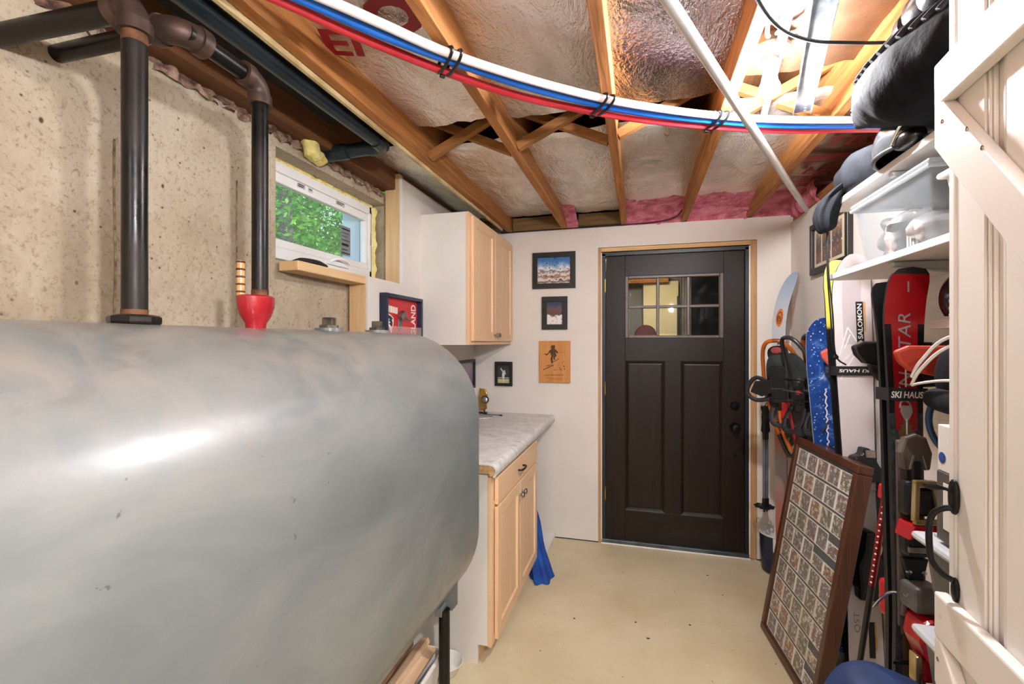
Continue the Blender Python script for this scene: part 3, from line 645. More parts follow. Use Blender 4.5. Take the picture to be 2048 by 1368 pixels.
# painted reveal outside the window
box('outer_reveal', pm('pale_blue_reveal', '#b9ccd4', '#c6d6dc', 3, .7), w1, -1.60, -1.495, 2.262, 2.32, 1.76, 2.30)
blk = thing('foam_lump', (-1.345, 1.665, 2.25), 'torn lump of pale yellow foam hanging above the window', 'foam')
b = MB(); b.blob((-1.325, 1.655, 2.275), (.035, .038, .05), 2.2, .5, 18, 30, seed=3); b.blob((-1.33, 1.70, 2.245), (.03, .05, .028), 2.2, .5, 20, 30, seed=5); b.blob((-1.315, 1.64, 2.325), (.02, .03, .035), 2.2, .4, 20, 24, seed=6)
b.build('foam', M_['foam'], blk, smooth=True)

# ---------------------------------------------------------------- trees outside
gr = MB().grid(lambda u, v: (-1.6 - 18 * u, -4 + 26 * v, 1.72 + .5 * u + .1 * noise.noise(Vector((u * 9, v * 9, 0)))), 20, 20).build('ground', pm('lawn', '#3f5a22', '#6d7d3a', 6, .9)); tag(gr, 'sloping lawn outside the basement window', 'lawn', None, 'stuff')
def leaf_mat(name, a, b_, c):
    m, nt, p = _base(name); p.inputs['Roughness'].default_value = .5
    oi = nt.nodes.new('ShaderNodeTexCoord')
    f = _noise(nt, oi.outputs['Object'], 1.7, 4, .7)
    nt.links.new(_ramp(nt, f, [(.33, S(a)), (.5, S(b_)), (.68, S(c))]), p.inputs['Base Color'])
    p.inputs['Transmission Weight'].default_value = 0
    nt.links.new(_ramp(nt, f, [(.33, S(a)), (.5, S(b_)), (.68, S(c))]), p.inputs['Emission Color']); p.inputs['Emission Strength'].default_value = 0
    return m
def tree(name, base, h, lean, r, crown, n, mats, label, tr=.11, size=.062):
    t = thing(name, base, label, 'tree', 'trees outside the window')
    b = Vector(base); top = b + Vector((lean[0], lean[1], h))
    rnd = random.Random(sum(ord(c) for c in label))
    MB().tube([b + (top - b) * k / 6 + Vector((.06 * math.sin(k * 2.1), .06 * math.cos(k * 1.7), 0)) for k in range(7)], [tr * (1 - .09 * k) for k in range(7)], 10).build('trunk', mats[0], t, smooth=True)
    lf = MB(); cx, cy, cz = crown
    vs = []; fs = []
    for i in range(n):
        while True:
            q = Vector((rnd.uniform(-1, 1), rnd.uniform(-1, 1), rnd.uniform(-1, 1)))
            if q.length < 1 and noise.noise(q * 3.1 + Vector(base)) > -.12: break
        p = Vector((cx + q.x * r[0], cy + q.y * r[1], cz + q.z * r[2]))
        a = Vector((rnd.gauss(0, 1), rnd.gauss(0, 1), rnd.gauss(0, .6))).normalized(); c = a.cross(Vector((rnd.gauss(0, 1), rnd.gauss(0, 1), rnd.gauss(0, 1)))).normalized()
        s = size * rnd.uniform(.5, 1.2); k = len(vs)
        vs += [p - a * s, p + c * s * .45, p + a * s, p - c * s * .45]; fs.append((k, k+1, k+2, k+3))
    o = MB().add(vs, fs).build('foliage', mats[1], t); o['kind'] = 'stuff'
bark = pm('grey_bark', '#4d4a44', '#7c7972', 12, .9, bump=.4, bscale=20); bark2 = pm('pale_bark', '#9b9890', '#c9c6be', 12, .9)
tree('leafy_tree', (-5.6, 6.3, 1.9), 5.5, (.2, .3, 0), (2.2, 2.2, 1.9), (-5.6, 6.9, 4.4), 15000, (bark, leaf_mat('green_leaves', '#2f6a1c', '#57a02c', '#8fc23c')), 'leafy green tree nearest the window with a dark trunk', .13)
tree('leafy_tree', (-7.5, 9.6, 1.9), 6.5, (1.9, 1.1, 0), (2.6, 2.8, 2.2), (-7.0, 10.2, 4.6), 14000, (bark2, leaf_mat('yellow_green_leaves', '#4f8a22', '#86b52f', '#cbb83a')), 'tree with a pale slanting trunk and yellowing leaves', .12)
tree('leafy_tree', (-10.5, 13.0, 2.0), 8, (.2, .1, 0), (4.5, 5, 3.4), (-10.5, 13.0, 5.0), 14000, (bark, leaf_mat('deep_green_leaves', '#1f5a22', '#3b8a2e', '#78b548')), 'broad green tree at the back of the lawn', .22, .11)
tree('leafy_tree', (-7.8, 7.2, 1.9), 6, (.1, .1, 0), (2.0, 1.8, 2.0), (-7.8, 7.2, 4.6), 9000, (bark, leaf_mat('mid_green_leaves', '#2f7a24', '#5fa83a', '#a5cf58')), 'green tree with a thick upright grey trunk', .2)
# ---------------------------------------------------------------- oil tank
TX, TR, TL, TT = -.963, .343, .432, 1.492
y0t, y1t = .315, 1.765
tk = thing('oil_tank', (TX, (y0t + y1t) / 2, 0), 'large grey painted steel heating oil tank along the concrete wall', 'tank')
def ob(R_, n=28):
    pts = []
    zc1 = TT - TR; zc0 = zc1 - TL
    for k in range(n + 1): a = math.pi * k / n; pts.append((TX + R_ * math.cos(a), zc1 + R_ * math.sin(a)))
    for k in range(1, 6): pts.append((TX - R_, zc1 - TL * k / 6))
    for k in range(n + 1): a = math.pi + math.pi * k / n; pts.append((TX + R_ * math.cos(a), zc0 + R_ * math.sin(a)))
    for k in range(1, 6): pts.append((TX + R_, zc0 + TL * k / 6))
    return pts
def rings(seq):
    m = MB(); vs = []; n = len(ob(1))
    for R_, y in seq: vs += [(x, y, z) for x, z in ob(R_)]
    fs = []
    for i in range(len(seq) - 1):
        for k in range(n): k2 = (k + 1) % n; fs.append((i*n+k, i*n+k2, (i+1)*n+k2, (i+1)*n+k))
    fs.append(tuple(range(n))); fs.append(tuple((len(seq)-1)*n + k for k in range(n)))
    return m.add(vs, fs)
L = y1t - y0t
rings([(TR, y0t + L * k / 24) for k in range(25)]).build('shell', M_['tank'], tk, smooth=True)
for s_, y in ((-1, y0t), (1, y1t)):
    rings([(TR - .002, y - s_ * .01), (TR - .002, y), (TR - .004, y + s_ * .004), (TR - .012, y + s_ * .005), (TR - .014, y - s_ * .006), (TR - .03, y + s_ * .016), (TR - .08, y + s_ * .028), (TR - .17, y + s_ * .036)]).build('end_cap', M_['tank'], tk, smooth=True)
def dz(x): return TT - TR - TL - math.sqrt(max(TR**2 - (x - TX)**2, 0))
for y in (y0t + .15, y1t - .13):
    for sx in (-1, 1):
        x = TX + sx * .25
        l = MB(); l.cyl((x, y, .0), (x, y, dz(x) - .04), .021, n=16); l.cyl((x, y, 0), (x, y, .008), .04, n=16)
        leg = l.build('leg', M_['rust'] if False else M_['iron'], tk, smooth=True)
        b = MB(); ang = math.atan2(x - TX, TR)
        zt = dz(x + sx * .025) + .02; zb = dz(x) - .055
        b.prism([(x - .03, dz(x - .03) + .012), (x + .045 * (1 if sx > 0 else .7), dz(x + .045 * (1 if sx > 0 else .7)) + .014), (x + .045, zb + .03), (x + .022, zb), (x - .03, zb)], frame_M((0, y + .026, 0), (1, 0, 0), (0, 0, 1)), .005)
        b.box(x - .03, x + .0, y - .026, y + .026, zb - .002, zb + .03)
        b.build('leg_bracket', M_['tank'], tk, .002)
# hex plugs on top
for y in (1.29, 1.575):
    zt = TT - .004
    m = MB(); m.lathe([(.001, zt), (.045, zt), (.043, zt + .012), (.001, zt + .012)], (TX, y, 0), 28)
    p = m.build('bung_collar', M_['tank'], tk, smooth=True)
    MB().lathe([(.032, zt + .010), (.032, zt + .022), (.001, zt + .022)], (TX, y, 0), 6).build('bung', M_['plug'], p, .002)
    MB().cbox((TX, y, zt + .033), (.034, .034, .026), Matrix.Rotation(R(18), 4, 'Z')).build('square_plug', M_['plug'], p, .003)
# float gauge: red cast body with amber sight tube
gy = 1.0075
g = MB(); g.lathe([(.022, TT - .004), (.023, TT + .012), (.033, TT + .03), (.040, TT + .055), (.041, TT + .080), (.036, TT + .084), (.001, TT + .084)], (TX - .002, gy - .012, 0), 30, sx=1, sy=1.2)
gb = g.build('gauge_body', M_['redcast'], tk, smooth=True); gb['label'] = 'red cast float gauge body'
t = MB(); t.lathe([(.0095, TT + .083), (.0095, TT + .172), (.001, TT + .173)], (TX - .022, gy - .040, 0), 18); t.build('sight_tube', M_['amber'], gb, smooth=True)
for k in range(5): MB().lathe([(.0098, 0), (.0108, .001), (.0108, .004), (.0098, .005)], (TX - .022, gy - .040, TT + .09 + k * .019), 18).build('tube_band', M_['rust'], gb)

# ---------------------------------------------------------------- fill and vent pipes
PR = .0215
def elbow(m, c, a, b, r=PR, k=.05):
    """bend from direction a (towards centre) to b (away), thick cast fitting with collars"""
    c = Vector(c); a = Vector(a).normalized(); b = Vector(b).normalized()
    pts = []
    for i in range(11):
        t = i / 10; pts.append((1-t)**2 * (c - a * k) + 2*t*(1-t) * c + t*t * (c + b * k))
    m.tube(pts, r * 1.25, 22)
    m.tube([c - a * (k + .016), c - a * (k - .008)], r * 1.42, 22); m.tube([c + b * (k - .008), c + b * (k + .016)], r * 1.42, 22)
    return m
p1 = thing('fill_pipe', (TX, .692, TT), 'near black iron pipe rising from the tank into the wall', 'pipe')
MB().cyl((TX, .692, TT + .012), (TX, .692, 2.07), PR, n=28).build('riser', M_['iron'], p1, smooth=True)
MB().cyl((TX, .692, TT + .012), (TX, .692, TT + .028), PR * 1.03, n=28).build('thread', M_['rust'], p1, smooth=True)
MB().lathe([(.001, TT - .002), (.042, TT - .002), (.044, TT + .004), (.044, TT + .014), (.03, TT + .018), (.001, TT + .018)], (TX, .692, 0), 8).build('hex_bushing', M_['iron'], p1, .003)
elbow(MB(), (TX, .692, 2.118), (0, 0, 1), (-1, -.02, .0), PR, .038).build('elbow', M_['castiron'], p1, smooth=True)
MB().cyl((TX, .692, 2.118), (-1.40, .683, 2.124), PR * 1.02, n=28).build('run_to_wall', M_['iron'], p1, smooth=True)
MB().cyl((TX, .692, 2.045), (TX, .692, 2.068), PR * 1.02, n=28).build('thread', M_['rust'], p1, smooth=True)
p2 = thing('vent_pipe', (TX, gy, TT + .08), 'far black iron pipe rising from the red gauge with two rusty elbows', 'pipe')
MB().cyl((TX, gy, TT + .082), (TX, gy, 2.09), PR * .93, n=28).build('riser', M_['iron'], p2, smooth=True)
MB().cyl((TX, gy, TT + .082), (TX, gy, TT + .10), PR * .97, n=28).build('thread', M_['rust'], p2, smooth=True)
elbow(MB(), (TX, gy, 2.135), (0, 0, 1), (0, -1, 0), PR * .95, .042).build('elbow', M_['castiron'], p2, smooth=True)
MB().cyl((TX, gy - .03, 2.135), (TX, .80, 2.138), PR * .93, n=28).build('run_between_elbows', M_['iron'], p2, smooth=True)
elbow(MB(), (TX - .005, .785, 2.14), (0, -1, 0), (-1, 0, .03), PR * 1.05, .05).build('elbow', M_['castiron'], p2, smooth=True)
MB().cyl((TX - .03, .785, 2.14), (-1.40, .80, 2.155), PR * .93, n=28).build('run_to_wall', M_['iron'], p2, smooth=True)

# black drain pipe in the first bay
dp = thing('drain_pipe', (-1.05, 1.2, 2.27), 'black plastic pipe under the ceiling turning into the wall above the window', 'pipe')
MB().tube([(-1.05, -1.0, 2.30), (-1.05, .85, 2.285), (-1.05, 1.715, 2.29)], .030, 24).build('long_run', M_['blackpvc'], dp, smooth=True)
e = MB(); pts = [Vector((-1.05, 1.70, 2.29)), Vector((-1.05, 1.735, 2.29)), Vector((-1.055, 1.76, 2.29)), Vector((-1.08, 1.772, 2.29)), Vector((-1.12, 1.772, 2.29))]
e.tube(pts, .034, 24); e.build('elbow', M_['blackpvc'], dp, smooth=True)
MB().tube([(-1.1, 1.772, 2.29), (-1.34, 1.772, 2.285)], .030, 24).build('short_run', M_['blackpvc'], dp, smooth=True)
MB().tube([(-1.22, 1.772, 2.2865), (-1.34, 1.772, 2.285)], .034, 24).build('coupling', M_['blackpvc'], dp, smooth=True)
# ---------------------------------------------------------------- cabinets
def shaker(parent, xf, y0, y1, z0, z1, knob, th=.019, name='door'):
    """frame and panel cabinet door facing +X with its front at xf"""
    w = .056
    a, b_, c, e = y0 + w - .002, y1 - w + .002, z0 + w - .002, z1 - w + .002; k = .007; q = MB()
    vs = [(xf - .002, a, c), (xf - .002, b_, c), (xf - .002, b_, e), (xf - .002, a, e), (xf - .010, a + k, c + k), (xf - .010, b_ - k, c + k), (xf - .010, b_ - k, e - k), (xf - .010, a + k, e - k)]
    q.add(vs, [(0, 1, 5, 4), (1, 2, 6, 5), (2, 3, 7, 6), (3, 0, 4, 7), (4, 5, 6, 7)]); d = q.build(name, M_['maple'], parent)
    for p0, p1 in ((y0, y0 + w), (y1 - w, y1)): MB().box(xf - th, xf, p0, p1, z0, z1).build('stile', M_['maple'], d, .003)
    for p0, p1 in ((z0, z0 + w), (z1 - w, z1)): MB().box(xf - th, xf - .0005, y0 + w, y1 - w, p0, p1).build('rail', M_['mapleY'], d, .002)
    if knob:
        ky, kz = knob
        MB().lathe([(.006, xf - .001), (.0055, xf + .012), (.012, xf + .017), (.0155, xf + .022), (.0145, xf + .028), (.008, xf + .031), (.001, xf + .0315)], (0, ky, kz), 24, axis='X').build('knob', M_['nickel'], d, smooth=True)
    return d
uc = thing('wall_cabinet', (-1.1, 2.97, 1.435), 'maple wall cabinet with two doors mounted left of the photographs', 'cabinet')
ux = -.945; uy0, uy1, uz0, uz1 = 2.515, 3.419, 1.437, 2.205
b = MB(); b.box(XL, ux - .019, uy0, uy0 + .014, uz0, uz1); b.box(XL, ux - .019, uy1 - .014, uy1, uz0, uz1); b.box(XL, ux - .019, uy0 + .014, uy1 - .014, uz0 + .012, uz0 + .026); b.box(XL, ux - .019, uy0 + .014, uy1 - .014, uz1 - .014, uz1)
b.build('body', M_['wallside'], uc)
for p in ((uy0, uy0 + .04), (uy1 - .04, uy1)): box('frame_stile', M_['maple'], uc, ux - .019, ux, *p, uz0, uz1, .0015)
for p in ((uz0, uz0 + .04), (uz1 - .04, uz1)): box('frame_rail', M_['mapleY'], uc, ux - .0189, ux - .0003, uy0 + .04, uy1 - .04, *p, .0015)
ym = (uy0 + uy1) / 2
shaker(uc, ux + .019, uy0 + .028, ym - .002, uz0 + .022, uz1 - .018, (ym - .03, uz0 + .062)); shaker(uc, ux + .019, ym + .002, uy1 - .016, uz0 + .022, uz1 - .018, (ym + .03, uz0 + .062))

bc = thing('base_cabinet', (-.92, 2.45, 0), 'maple base cabinet with a drawer over two doors under the marbled counter', 'cabinet')
bx = -.64; by0, by1 = 1.99, 2.90; bz1 = .872
b = MB()
b.prism([(XL, 0), (-.705, 0), (-.705, .088), (bx - .019, .088), (bx - .019, bz1), (XL, bz1)], frame_M((0, by0 + .014, 0), (1, 0, 0), (0, 0, 1)), .014)
b.prism([(XL, 0), (-.705, 0), (-.705, .088), (bx - .019, .088), (bx - .019, bz1), (XL, bz1)], frame_M((0, by1, 0), (1, 0, 0), (0, 0, 1)), .014)
b.box(XL, bx - .02, by0 + .014, by1 - .014, .088, .102)
b.build('body', M_['wallside'], bc)
box('toe_kick', M_['mapleY'], bc, -.717, -.706, by0 + .014, by1 - .014, 0, .088)
for p in ((by0, by0 + .04), (by1 - .04, by1)): box('frame_stile', M_['maple'], bc, bx - .019, bx, *p, .083, bz1, .0015)
for p in ((.083, .115), (.69, .73), (bz1 - .03, bz1)): box('frame_rail', M_['mapleY'], bc, bx - .0189, bx - .0003, by0 + .04, by1 - .04, *p, .0015)
dr = box('drawer', M_['mapleY'], bc, bx, bx + .019, by0 + .042, by1 - .028, .712, .838, .003)
yc = (by0 + by1) / 2
pu = MB(); pu.tube(smooth_path([(bx + .019, yc - .05, .775), (bx + .038, yc - .046, .775), (bx + .044, yc - .02, .775), (bx + .044, yc + .02, .775), (bx + .038, yc + .046, .775), (bx + .019, yc + .05, .775)], 6), .0055, 10)
pu.build('pull', pm('bronze_pull', '#2b2420', '#4a3f38', 10, .35, .8), dr, smooth=True)
shaker(bc, bx + .019, by0 + .042, yc - .002, .098, .70, (yc - .03, .64)); shaker(bc, bx + .019, yc + .002, by1 - .028, .098, .70, (yc + .03, .64))

# postformed marbled worktop running to the back wall
ct = thing('countertop', (-.92, 2.7, bz1), 'grey white marbled laminate worktop running to the back wall', 'worktop')
nose = [(XL + .001, .914), (-.634, .914), (-.622, .9115), (-.613, .905), (-.607, .895), (-.606, .884), (-.608, .864), (-.614, .858), (-.622, .857)]
inner = [(-.622, .862), (-.6165, .866), (-.611, .884), (-.612, .893), (-.617, .900), (-.625, .906), (-.636, .909), (XL + .001, .909)]
MB().prism(nose + inner, frame_M((0, YB - .001, 0), (1, 0, 0), (0, 0, 1)), YB - .001 - 1.955).build('laminate', M_['marble'], ct, smooth=True)
core = [(XL + .001, .909), (-.636, .909), (-.625, .906), (-.617, .900), (-.612, .893), (-.611, .884), (-.6165, .866), (-.622, .862), (-.640, .862), (-.640, .8725), (XL + .001, .8725)]
MB().prism(core, frame_M((0, YB - .002, 0), (1, 0, 0), (0, 0, 1)), YB - .002 - 1.957).build('chipboard_core', M_['particle'], ct)

# things on and under the worktop
gm = thing('brass_mechanism', (-1.13, 3.33, .914), 'small brass movement on a black foot at the back of the worktop', 'ornament')
o = MB(); o.box(-1.165, -1.105, 3.315, 3.345, .914, .926); o.build('foot', M_['blackpl'], gm, .003)
MB().cyl((-1.125, 3.33, .926), (-1.125, 3.33, .955), .005, n=10).build('post', M_['blackpl'], gm)
p = MB(); p.prism([(-.045, 0), (-.01, -.012), (.015, .01), (.012, .06), (.02, .11), (.0, .155), (-.045, .16)], frame_M((-1.12, 3.335, .945), (1, 0, 0), (0, 0, 1)), .012); p.build('brass_plate', M_['brass'], gm, .002)
MB().lathe([(.024, 0), (.024, -.02), (.012, -.026), (.001, -.026)], (-1.118, 3.322, 1.02), 20, axis='Y').build('barrel', M_['nickel'], gm, smooth=True)
MB().lathe([(.03, 0), (.03, -.010), (.001, -.010)], (-1.12, 3.330, 1.02), 20, axis='Y').build('collar', M_['blackpl'], gm, smooth=True)
MB().tube([(-1.14, 3.318, .975), (-1.11, 3.318, .962)], .006, 8).build('lever', M_['chrome'], gm)
eg = thing('eyeglasses', (-1.08, 3.22, .914), 'pair of black eyeglasses lying folded open on the worktop', 'eyeglasses')
MB().tube(smooth_path([(-1.17, 3.27, .935), (-1.10, 3.245, .925), (-1.05, 3.235, .924), (-.99, 3.25, .921), (-.965, 3.255, .918)], 6), [.0025] * 18 + [.003, .0035, .005, .006, .006, .006, .004], 8).build('temple', M_['blackpl'], eg, smooth=True)
MB().tube(smooth_path([(-1.17, 3.21, .935), (-1.10, 3.19, .924), (-1.02, 3.195, .919)], 8), .0025, 8).build('temple', M_['nickel'], eg, smooth=True)
for y in (3.225, 3.275):
    MB().tube([(-1.175 + .0, y + .022 * math.cos(a), .936 + .017 * math.sin(a)) for a in [2 * math.pi * k / 20 for k in range(20)]], .0022, 6, closed=True).build('rim', M_['blackpl'], eg, smooth=True)
ww = MB(); ww.tube(smooth_path([(-1.2, 3.14, .9165), (-1.12, 3.11, .9165), (-1.05, 3.115, .9165), (-1.01, 3.15, .9165)], 8), .0022, 8)
tag(ww.build('white_cable', M_['white'], None, smooth=True), 'thin white cable lying on the worktop beside the eyeglasses', 'cable')

# blue cloth bag slumped at the end of the base cabinet
bb = MB()
def cl(u, v):
    a = u * 2 * math.pi; r = (1 - v) ** .75
    n = noise.noise(Vector((math.cos(a) * 1.5, math.sin(a) * 1.5, v * 4)))
    fold = 1 + .13 * math.sin(a * 6 + v * 6) + .12 * n
    k = min(v / .35, 1)
    cx = -.578 - .062 * k - .01 * v; cy = 2.835 + .115 * k + .035 * v
    return (cx + .068 * r * fold * math.cos(a), cy + (.105 - .03 * k) * r * fold * math.sin(a), max(.36 * v + .01 * n * r, .002))
bb.grid(cl, 64, 20); tag(bb.build('blue_cloth_bag', M_['bluecloth'], None, smooth=True), 'royal blue cloth bag slumped on the floor behind the base cabinet', 'bag')
# ---------------------------------------------------------------- tubing, pole, strips under the ceiling
pw = [(-1.15, .35, 2.272), (-.95, .66, 2.272), (-.725, .938, 2.268), (-.628, 1.064, 2.266), (-.516, 1.206, 2.262), (-.338, 1.385, 2.262), (-.126, 1.562, 2.262), (.052, 1.679, 2.262), (.259, 1.791, 2.262), (.491, 1.886, 2.262), (.80, 1.975, 2.262), (.955, 2.01, 2.262)]
pb = [(-1.18, .33, 2.272), (-.98, .65, 2.272), (-.765, .945, 2.27), (-.661, 1.085, 2.266), (-.525, 1.24, 2.264), (-.345, 1.425, 2.262), (-.13, 1.605, 2.262), (.06, 1.727, 2.262), (.266, 1.832, 2.262), (.50, 1.93, 2.262), (.82, 2.02, 2.262), (.955, 2.05, 2.262)]
pr_ = [(-1.25, .30, 2.272), (-1.03, .64, 2.272), (-.83, .92, 2.27), (-.732, 1.066, 2.266), (-.549, 1.300, 2.262), (-.367, 1.486, 2.26), (-.127, 1.660, 2.258), (.064, 1.775, 2.258), (.274, 1.876, 2.258), (.51, 1.975, 2.26), (.84, 2.06, 2.262), (.955, 2.09, 2.262)]
for nm, pts, mt, lb in (('white_tubing', pw, 'pexw', 'white plastic water tube curving under the joists'), ('blue_tubing', pb, 'pexb', 'blue plastic water tube curving under the joists'), ('red_tubing', pr_, 'pexr', 'red plastic water tube curving under the joists')):
    tag(MB().tube(smooth_path(pts, 8), .0125 if mt != 'pexb' else .0135, 14).build(nm, M_[mt], None, smooth=True), lb, 'tubing')
def clip(c, d, n, span, lab):
    t = thing('tube_clip', (c[0], c[1], 2.262), lab, 'clip', 'black clips holding the tubing')
    d = Vector(d).normalized(); n = Vector((-d.y, d.x, 0))
    m = MB(); c = Vector(c)
    for s in (-.014, .014):
        ring = []
        for k in range(28):
            a = 2 * math.pi * k / 28
            ring.append(c + d * s + n * (span * math.cos(a)) + Vector((0, 0, .019 * math.sin(a))))
        MB().tube(ring, .0048, 6, closed=True, flat=(1, 1)).build('tie', M_['blackpl'], t, smooth=True)
    MB().cbox(c + Vector((0, 0, .022)), (.03, .04, .012), Matrix.Rotation(math.atan2(d.y, d.x), 4, 'Z')).build('saddle', M_['blackpl'], t, .002)
    MB().cbox(c + n * span * .9 + Vector((0, 0, -.012)), (.016, .012, .014), Matrix.Rotation(math.atan2(d.y, d.x), 4, 'Z')).build('tie_head', M_['blackpl'], t, .002)
clip((-.528, 1.245, 2.262), (.72, .7, 0), None, .060, 'black clip on the tubing under the second joist from the wall')
clip((-.127, 1.610, 2.262), (.79, .61, 0), None, .062, 'black clip on the tubing under the middle joist')
clip((.266, 1.834, 2.262), (.89, .45, 0), None, .058, 'black clip on the tubing under the joist beside the bulb')
pole = MB(); pole.tube([(-.25, .366, 2.197), (.062, 1.082, 2.21), (.55, 2.2, 2.222), (.953, 3.117, 2.234)], .0155, 16)
tag(pole.build('conduit_pole', M_['conduit'], None, smooth=True), 'long pale metal pole slung diagonally below the joists', 'pole')
ps = thing('perforated_strip', (.48, 1.5, 2.30), 'galvanised perforated steel strip fixed under the joists beside the bulb', 'strip')
P0, P1 = Vector((.36, .95, 2.285)), Vector((.575, 1.93, 2.30))
dv = (P1 - P0).normalized(); nv = Vector((dv.y, -dv.x, 0))
MB().bar(P0, P1, .055, .002).build('plate', M_['galv'], ps)
MB().bar(P0 + nv * .027 + Vector((0, 0, -.008)), P1 + nv * .027 + Vector((0, 0, -.008)), .002, .018).build('lip', M_['galv'], ps)
MB().bar(P0 - nv * .027 + Vector((0, 0, -.005)), P1 - nv * .027 + Vector((0, 0, -.005)), .002, .012).build('lip', M_['galv'], ps)
hl = MB(); Lp = (P1 - P0).length
for k in range(46):
    c = P0 + dv * (.01 + k * (Lp - .02) / 45) + nv * .008 - Vector((0, 0, .0012)); hl.add([c + dv * .005 * math.cos(a) + nv * .004 * math.sin(a) for a in [math.pi * 2 * j / 8 for j in range(8)]], [tuple(range(8))])
hl.build('holes', pm('strip_hole', '#e8e6e2', '#f0eeea', 5, .6), ps)['kind'] = 'stuff'
tag(MB().bar((.33, 1.0, 2.335), (.47, 2.02, 2.345), .026, .008).build('white_batten', M_['bracket'], None, .002), 'white batten running under the foil behind the bulb', 'batten')
cb = MB().tube(smooth_path([(.10, .80, 2.29), (.19, 1.05, 2.28), (.271, 1.224, 2.27), (.348, 1.336, 2.262), (.44, 1.412, 2.262), (.549, 1.457, 2.265), (.66, 1.49, 2.268), (.80, 1.50, 2.262)], 8), .0045, 10)
tag(cb.build('black_cable', M_['blackrub'], None, smooth=True), 'black cable looping below the joists to the black bags', 'cable')
eye = MB(); eye.tube([(.105 + .009 * math.cos(a), 1.93, 2.275 + .009 * math.sin(a)) for a in [2 * math.pi * k / 16 for k in range(16)]], .0018, 6, closed=True); eye.tube([(.105, 1.93, 2.284), (.105, 1.93, 2.31)], .0018, 6)
tag(eye.build('screw_eye', M_['rust'], None, smooth=True), 'small rusty screw eye hanging from the bridging', 'hook')
wire = MB().tube(smooth_path([(-1.02, YB - .02, 2.283), (-.6, YB - .018, 2.286), (-.2, YB - .018, 2.288), (.1, YB - .03, 2.29), (.24, YB - .06, 2.31), (.28, YB - .12, 2.35)], 8), .004, 8)
tag(wire.build('wire', M_['blackrub'], None, smooth=True), 'thin dark wire running along the top of the back wall', 'wire')
# ---------------------------------------------------------------- pictures on the walls
def picture(name, label, x0, x1, z0, z1, fr, mat_print, depth=.02, framemat='blackframe', tilt=0):
    t = thing(name, ((x0 + x1) / 2, YB, z0), label, 'picture')
    y1 = YB - .001; y0 = y1 - depth
    for a in ((x0, x1, z1 - fr, z1), (x0, x1, z0, z0 + fr), (x0, x0 + fr, z0 + fr, z1 - fr), (x1 - fr, x1, z0 + fr, z1 - fr)):
        box('frame_bar', M_[framemat], t, a[0], a[1], y0, y1, a[2], a[3], .0015)
    MB().box(x0 + fr - .001, x1 - fr + .001, y1 - .008, y1 - .006, z0 + fr - .001, z1 - fr + .001).build('photo', mat_print, t)
    return t
m1 = printed('mountain_photo', 'Z', 1.88, 2.09, [(0, '#d9c9bb'), (.1, '#3a3230'), (.18, '#e0d2c6'), (.28, '#8b5a44'), (.36, '#e8ddd4'), (.46, '#5a5560'), (.54, '#eae2dc'), (.64, '#8fb0cf'), (.8, '#3f78b4'), (1, '#2f5f9e')], 26, .5, (55, '#2b2a2e', .6))
picture('framed_mountain_photo', 'landscape photograph of snowy mountains in a wide black frame, topmost of the column', -.773, -.452, 1.850, 2.119, .038, m1)
m2 = printed('snow_forest_photo', 'Z', 1.58, 1.755, [(0, '#e4dcd8'), (.38, '#e9e2de'), (.44, '#5a3b36'), (.6, '#6f453c'), (.75, '#3e4a68'), (1, '#232c40')], 40, .45, (70, '#22232b', .6))
picture('framed_forest_photo', 'black framed photograph of a snowy forest edge, second in the column', -.702, -.511, 1.546, 1.790, .038, m2)
m3 = printed('ballplayer_photo', 'Z', 1.14, 1.28, [(0, '#b9b37c'), (.2, '#c2bd8c'), (.24, '#1c1816'), (.28, '#b8b2b0'), (.33, '#2c2522'), (.6, '#3d3a38'), (1, '#26302e')], 30, .08)
pp = picture('framed_ballplayer_photo', 'small black framed photograph of a ballplayer under the wall cabinet', -1.069, -.931, 1.118, 1.303, .022, m3)
fig = MB()
MF = frame_M((-1.0, YB - .0095, 1.145), (1, 0, 0), (0, 0, 1))
for poly in ([(-.012, .03), (.004, .03), (.01, .07), (-.004, .09), (-.014, .06)], [(-.004, .0), (.002, .0), (.006, .035), (-.006, .035)], [(.0, .085), (-.02, .105), (-.024, .1), (-.008, .075)], [(.0, .09), (.012, .062), (.018, .06), (.008, .095)], [(-.026, .1), (-.018, .1), (-.017, .11), (-.025, .11)]): fig.prism(poly, MF, .0005)
fig.build('player_figure', pm('white_uniform', '#c9c7c6', '#dcdad8', 60, .6), pp)
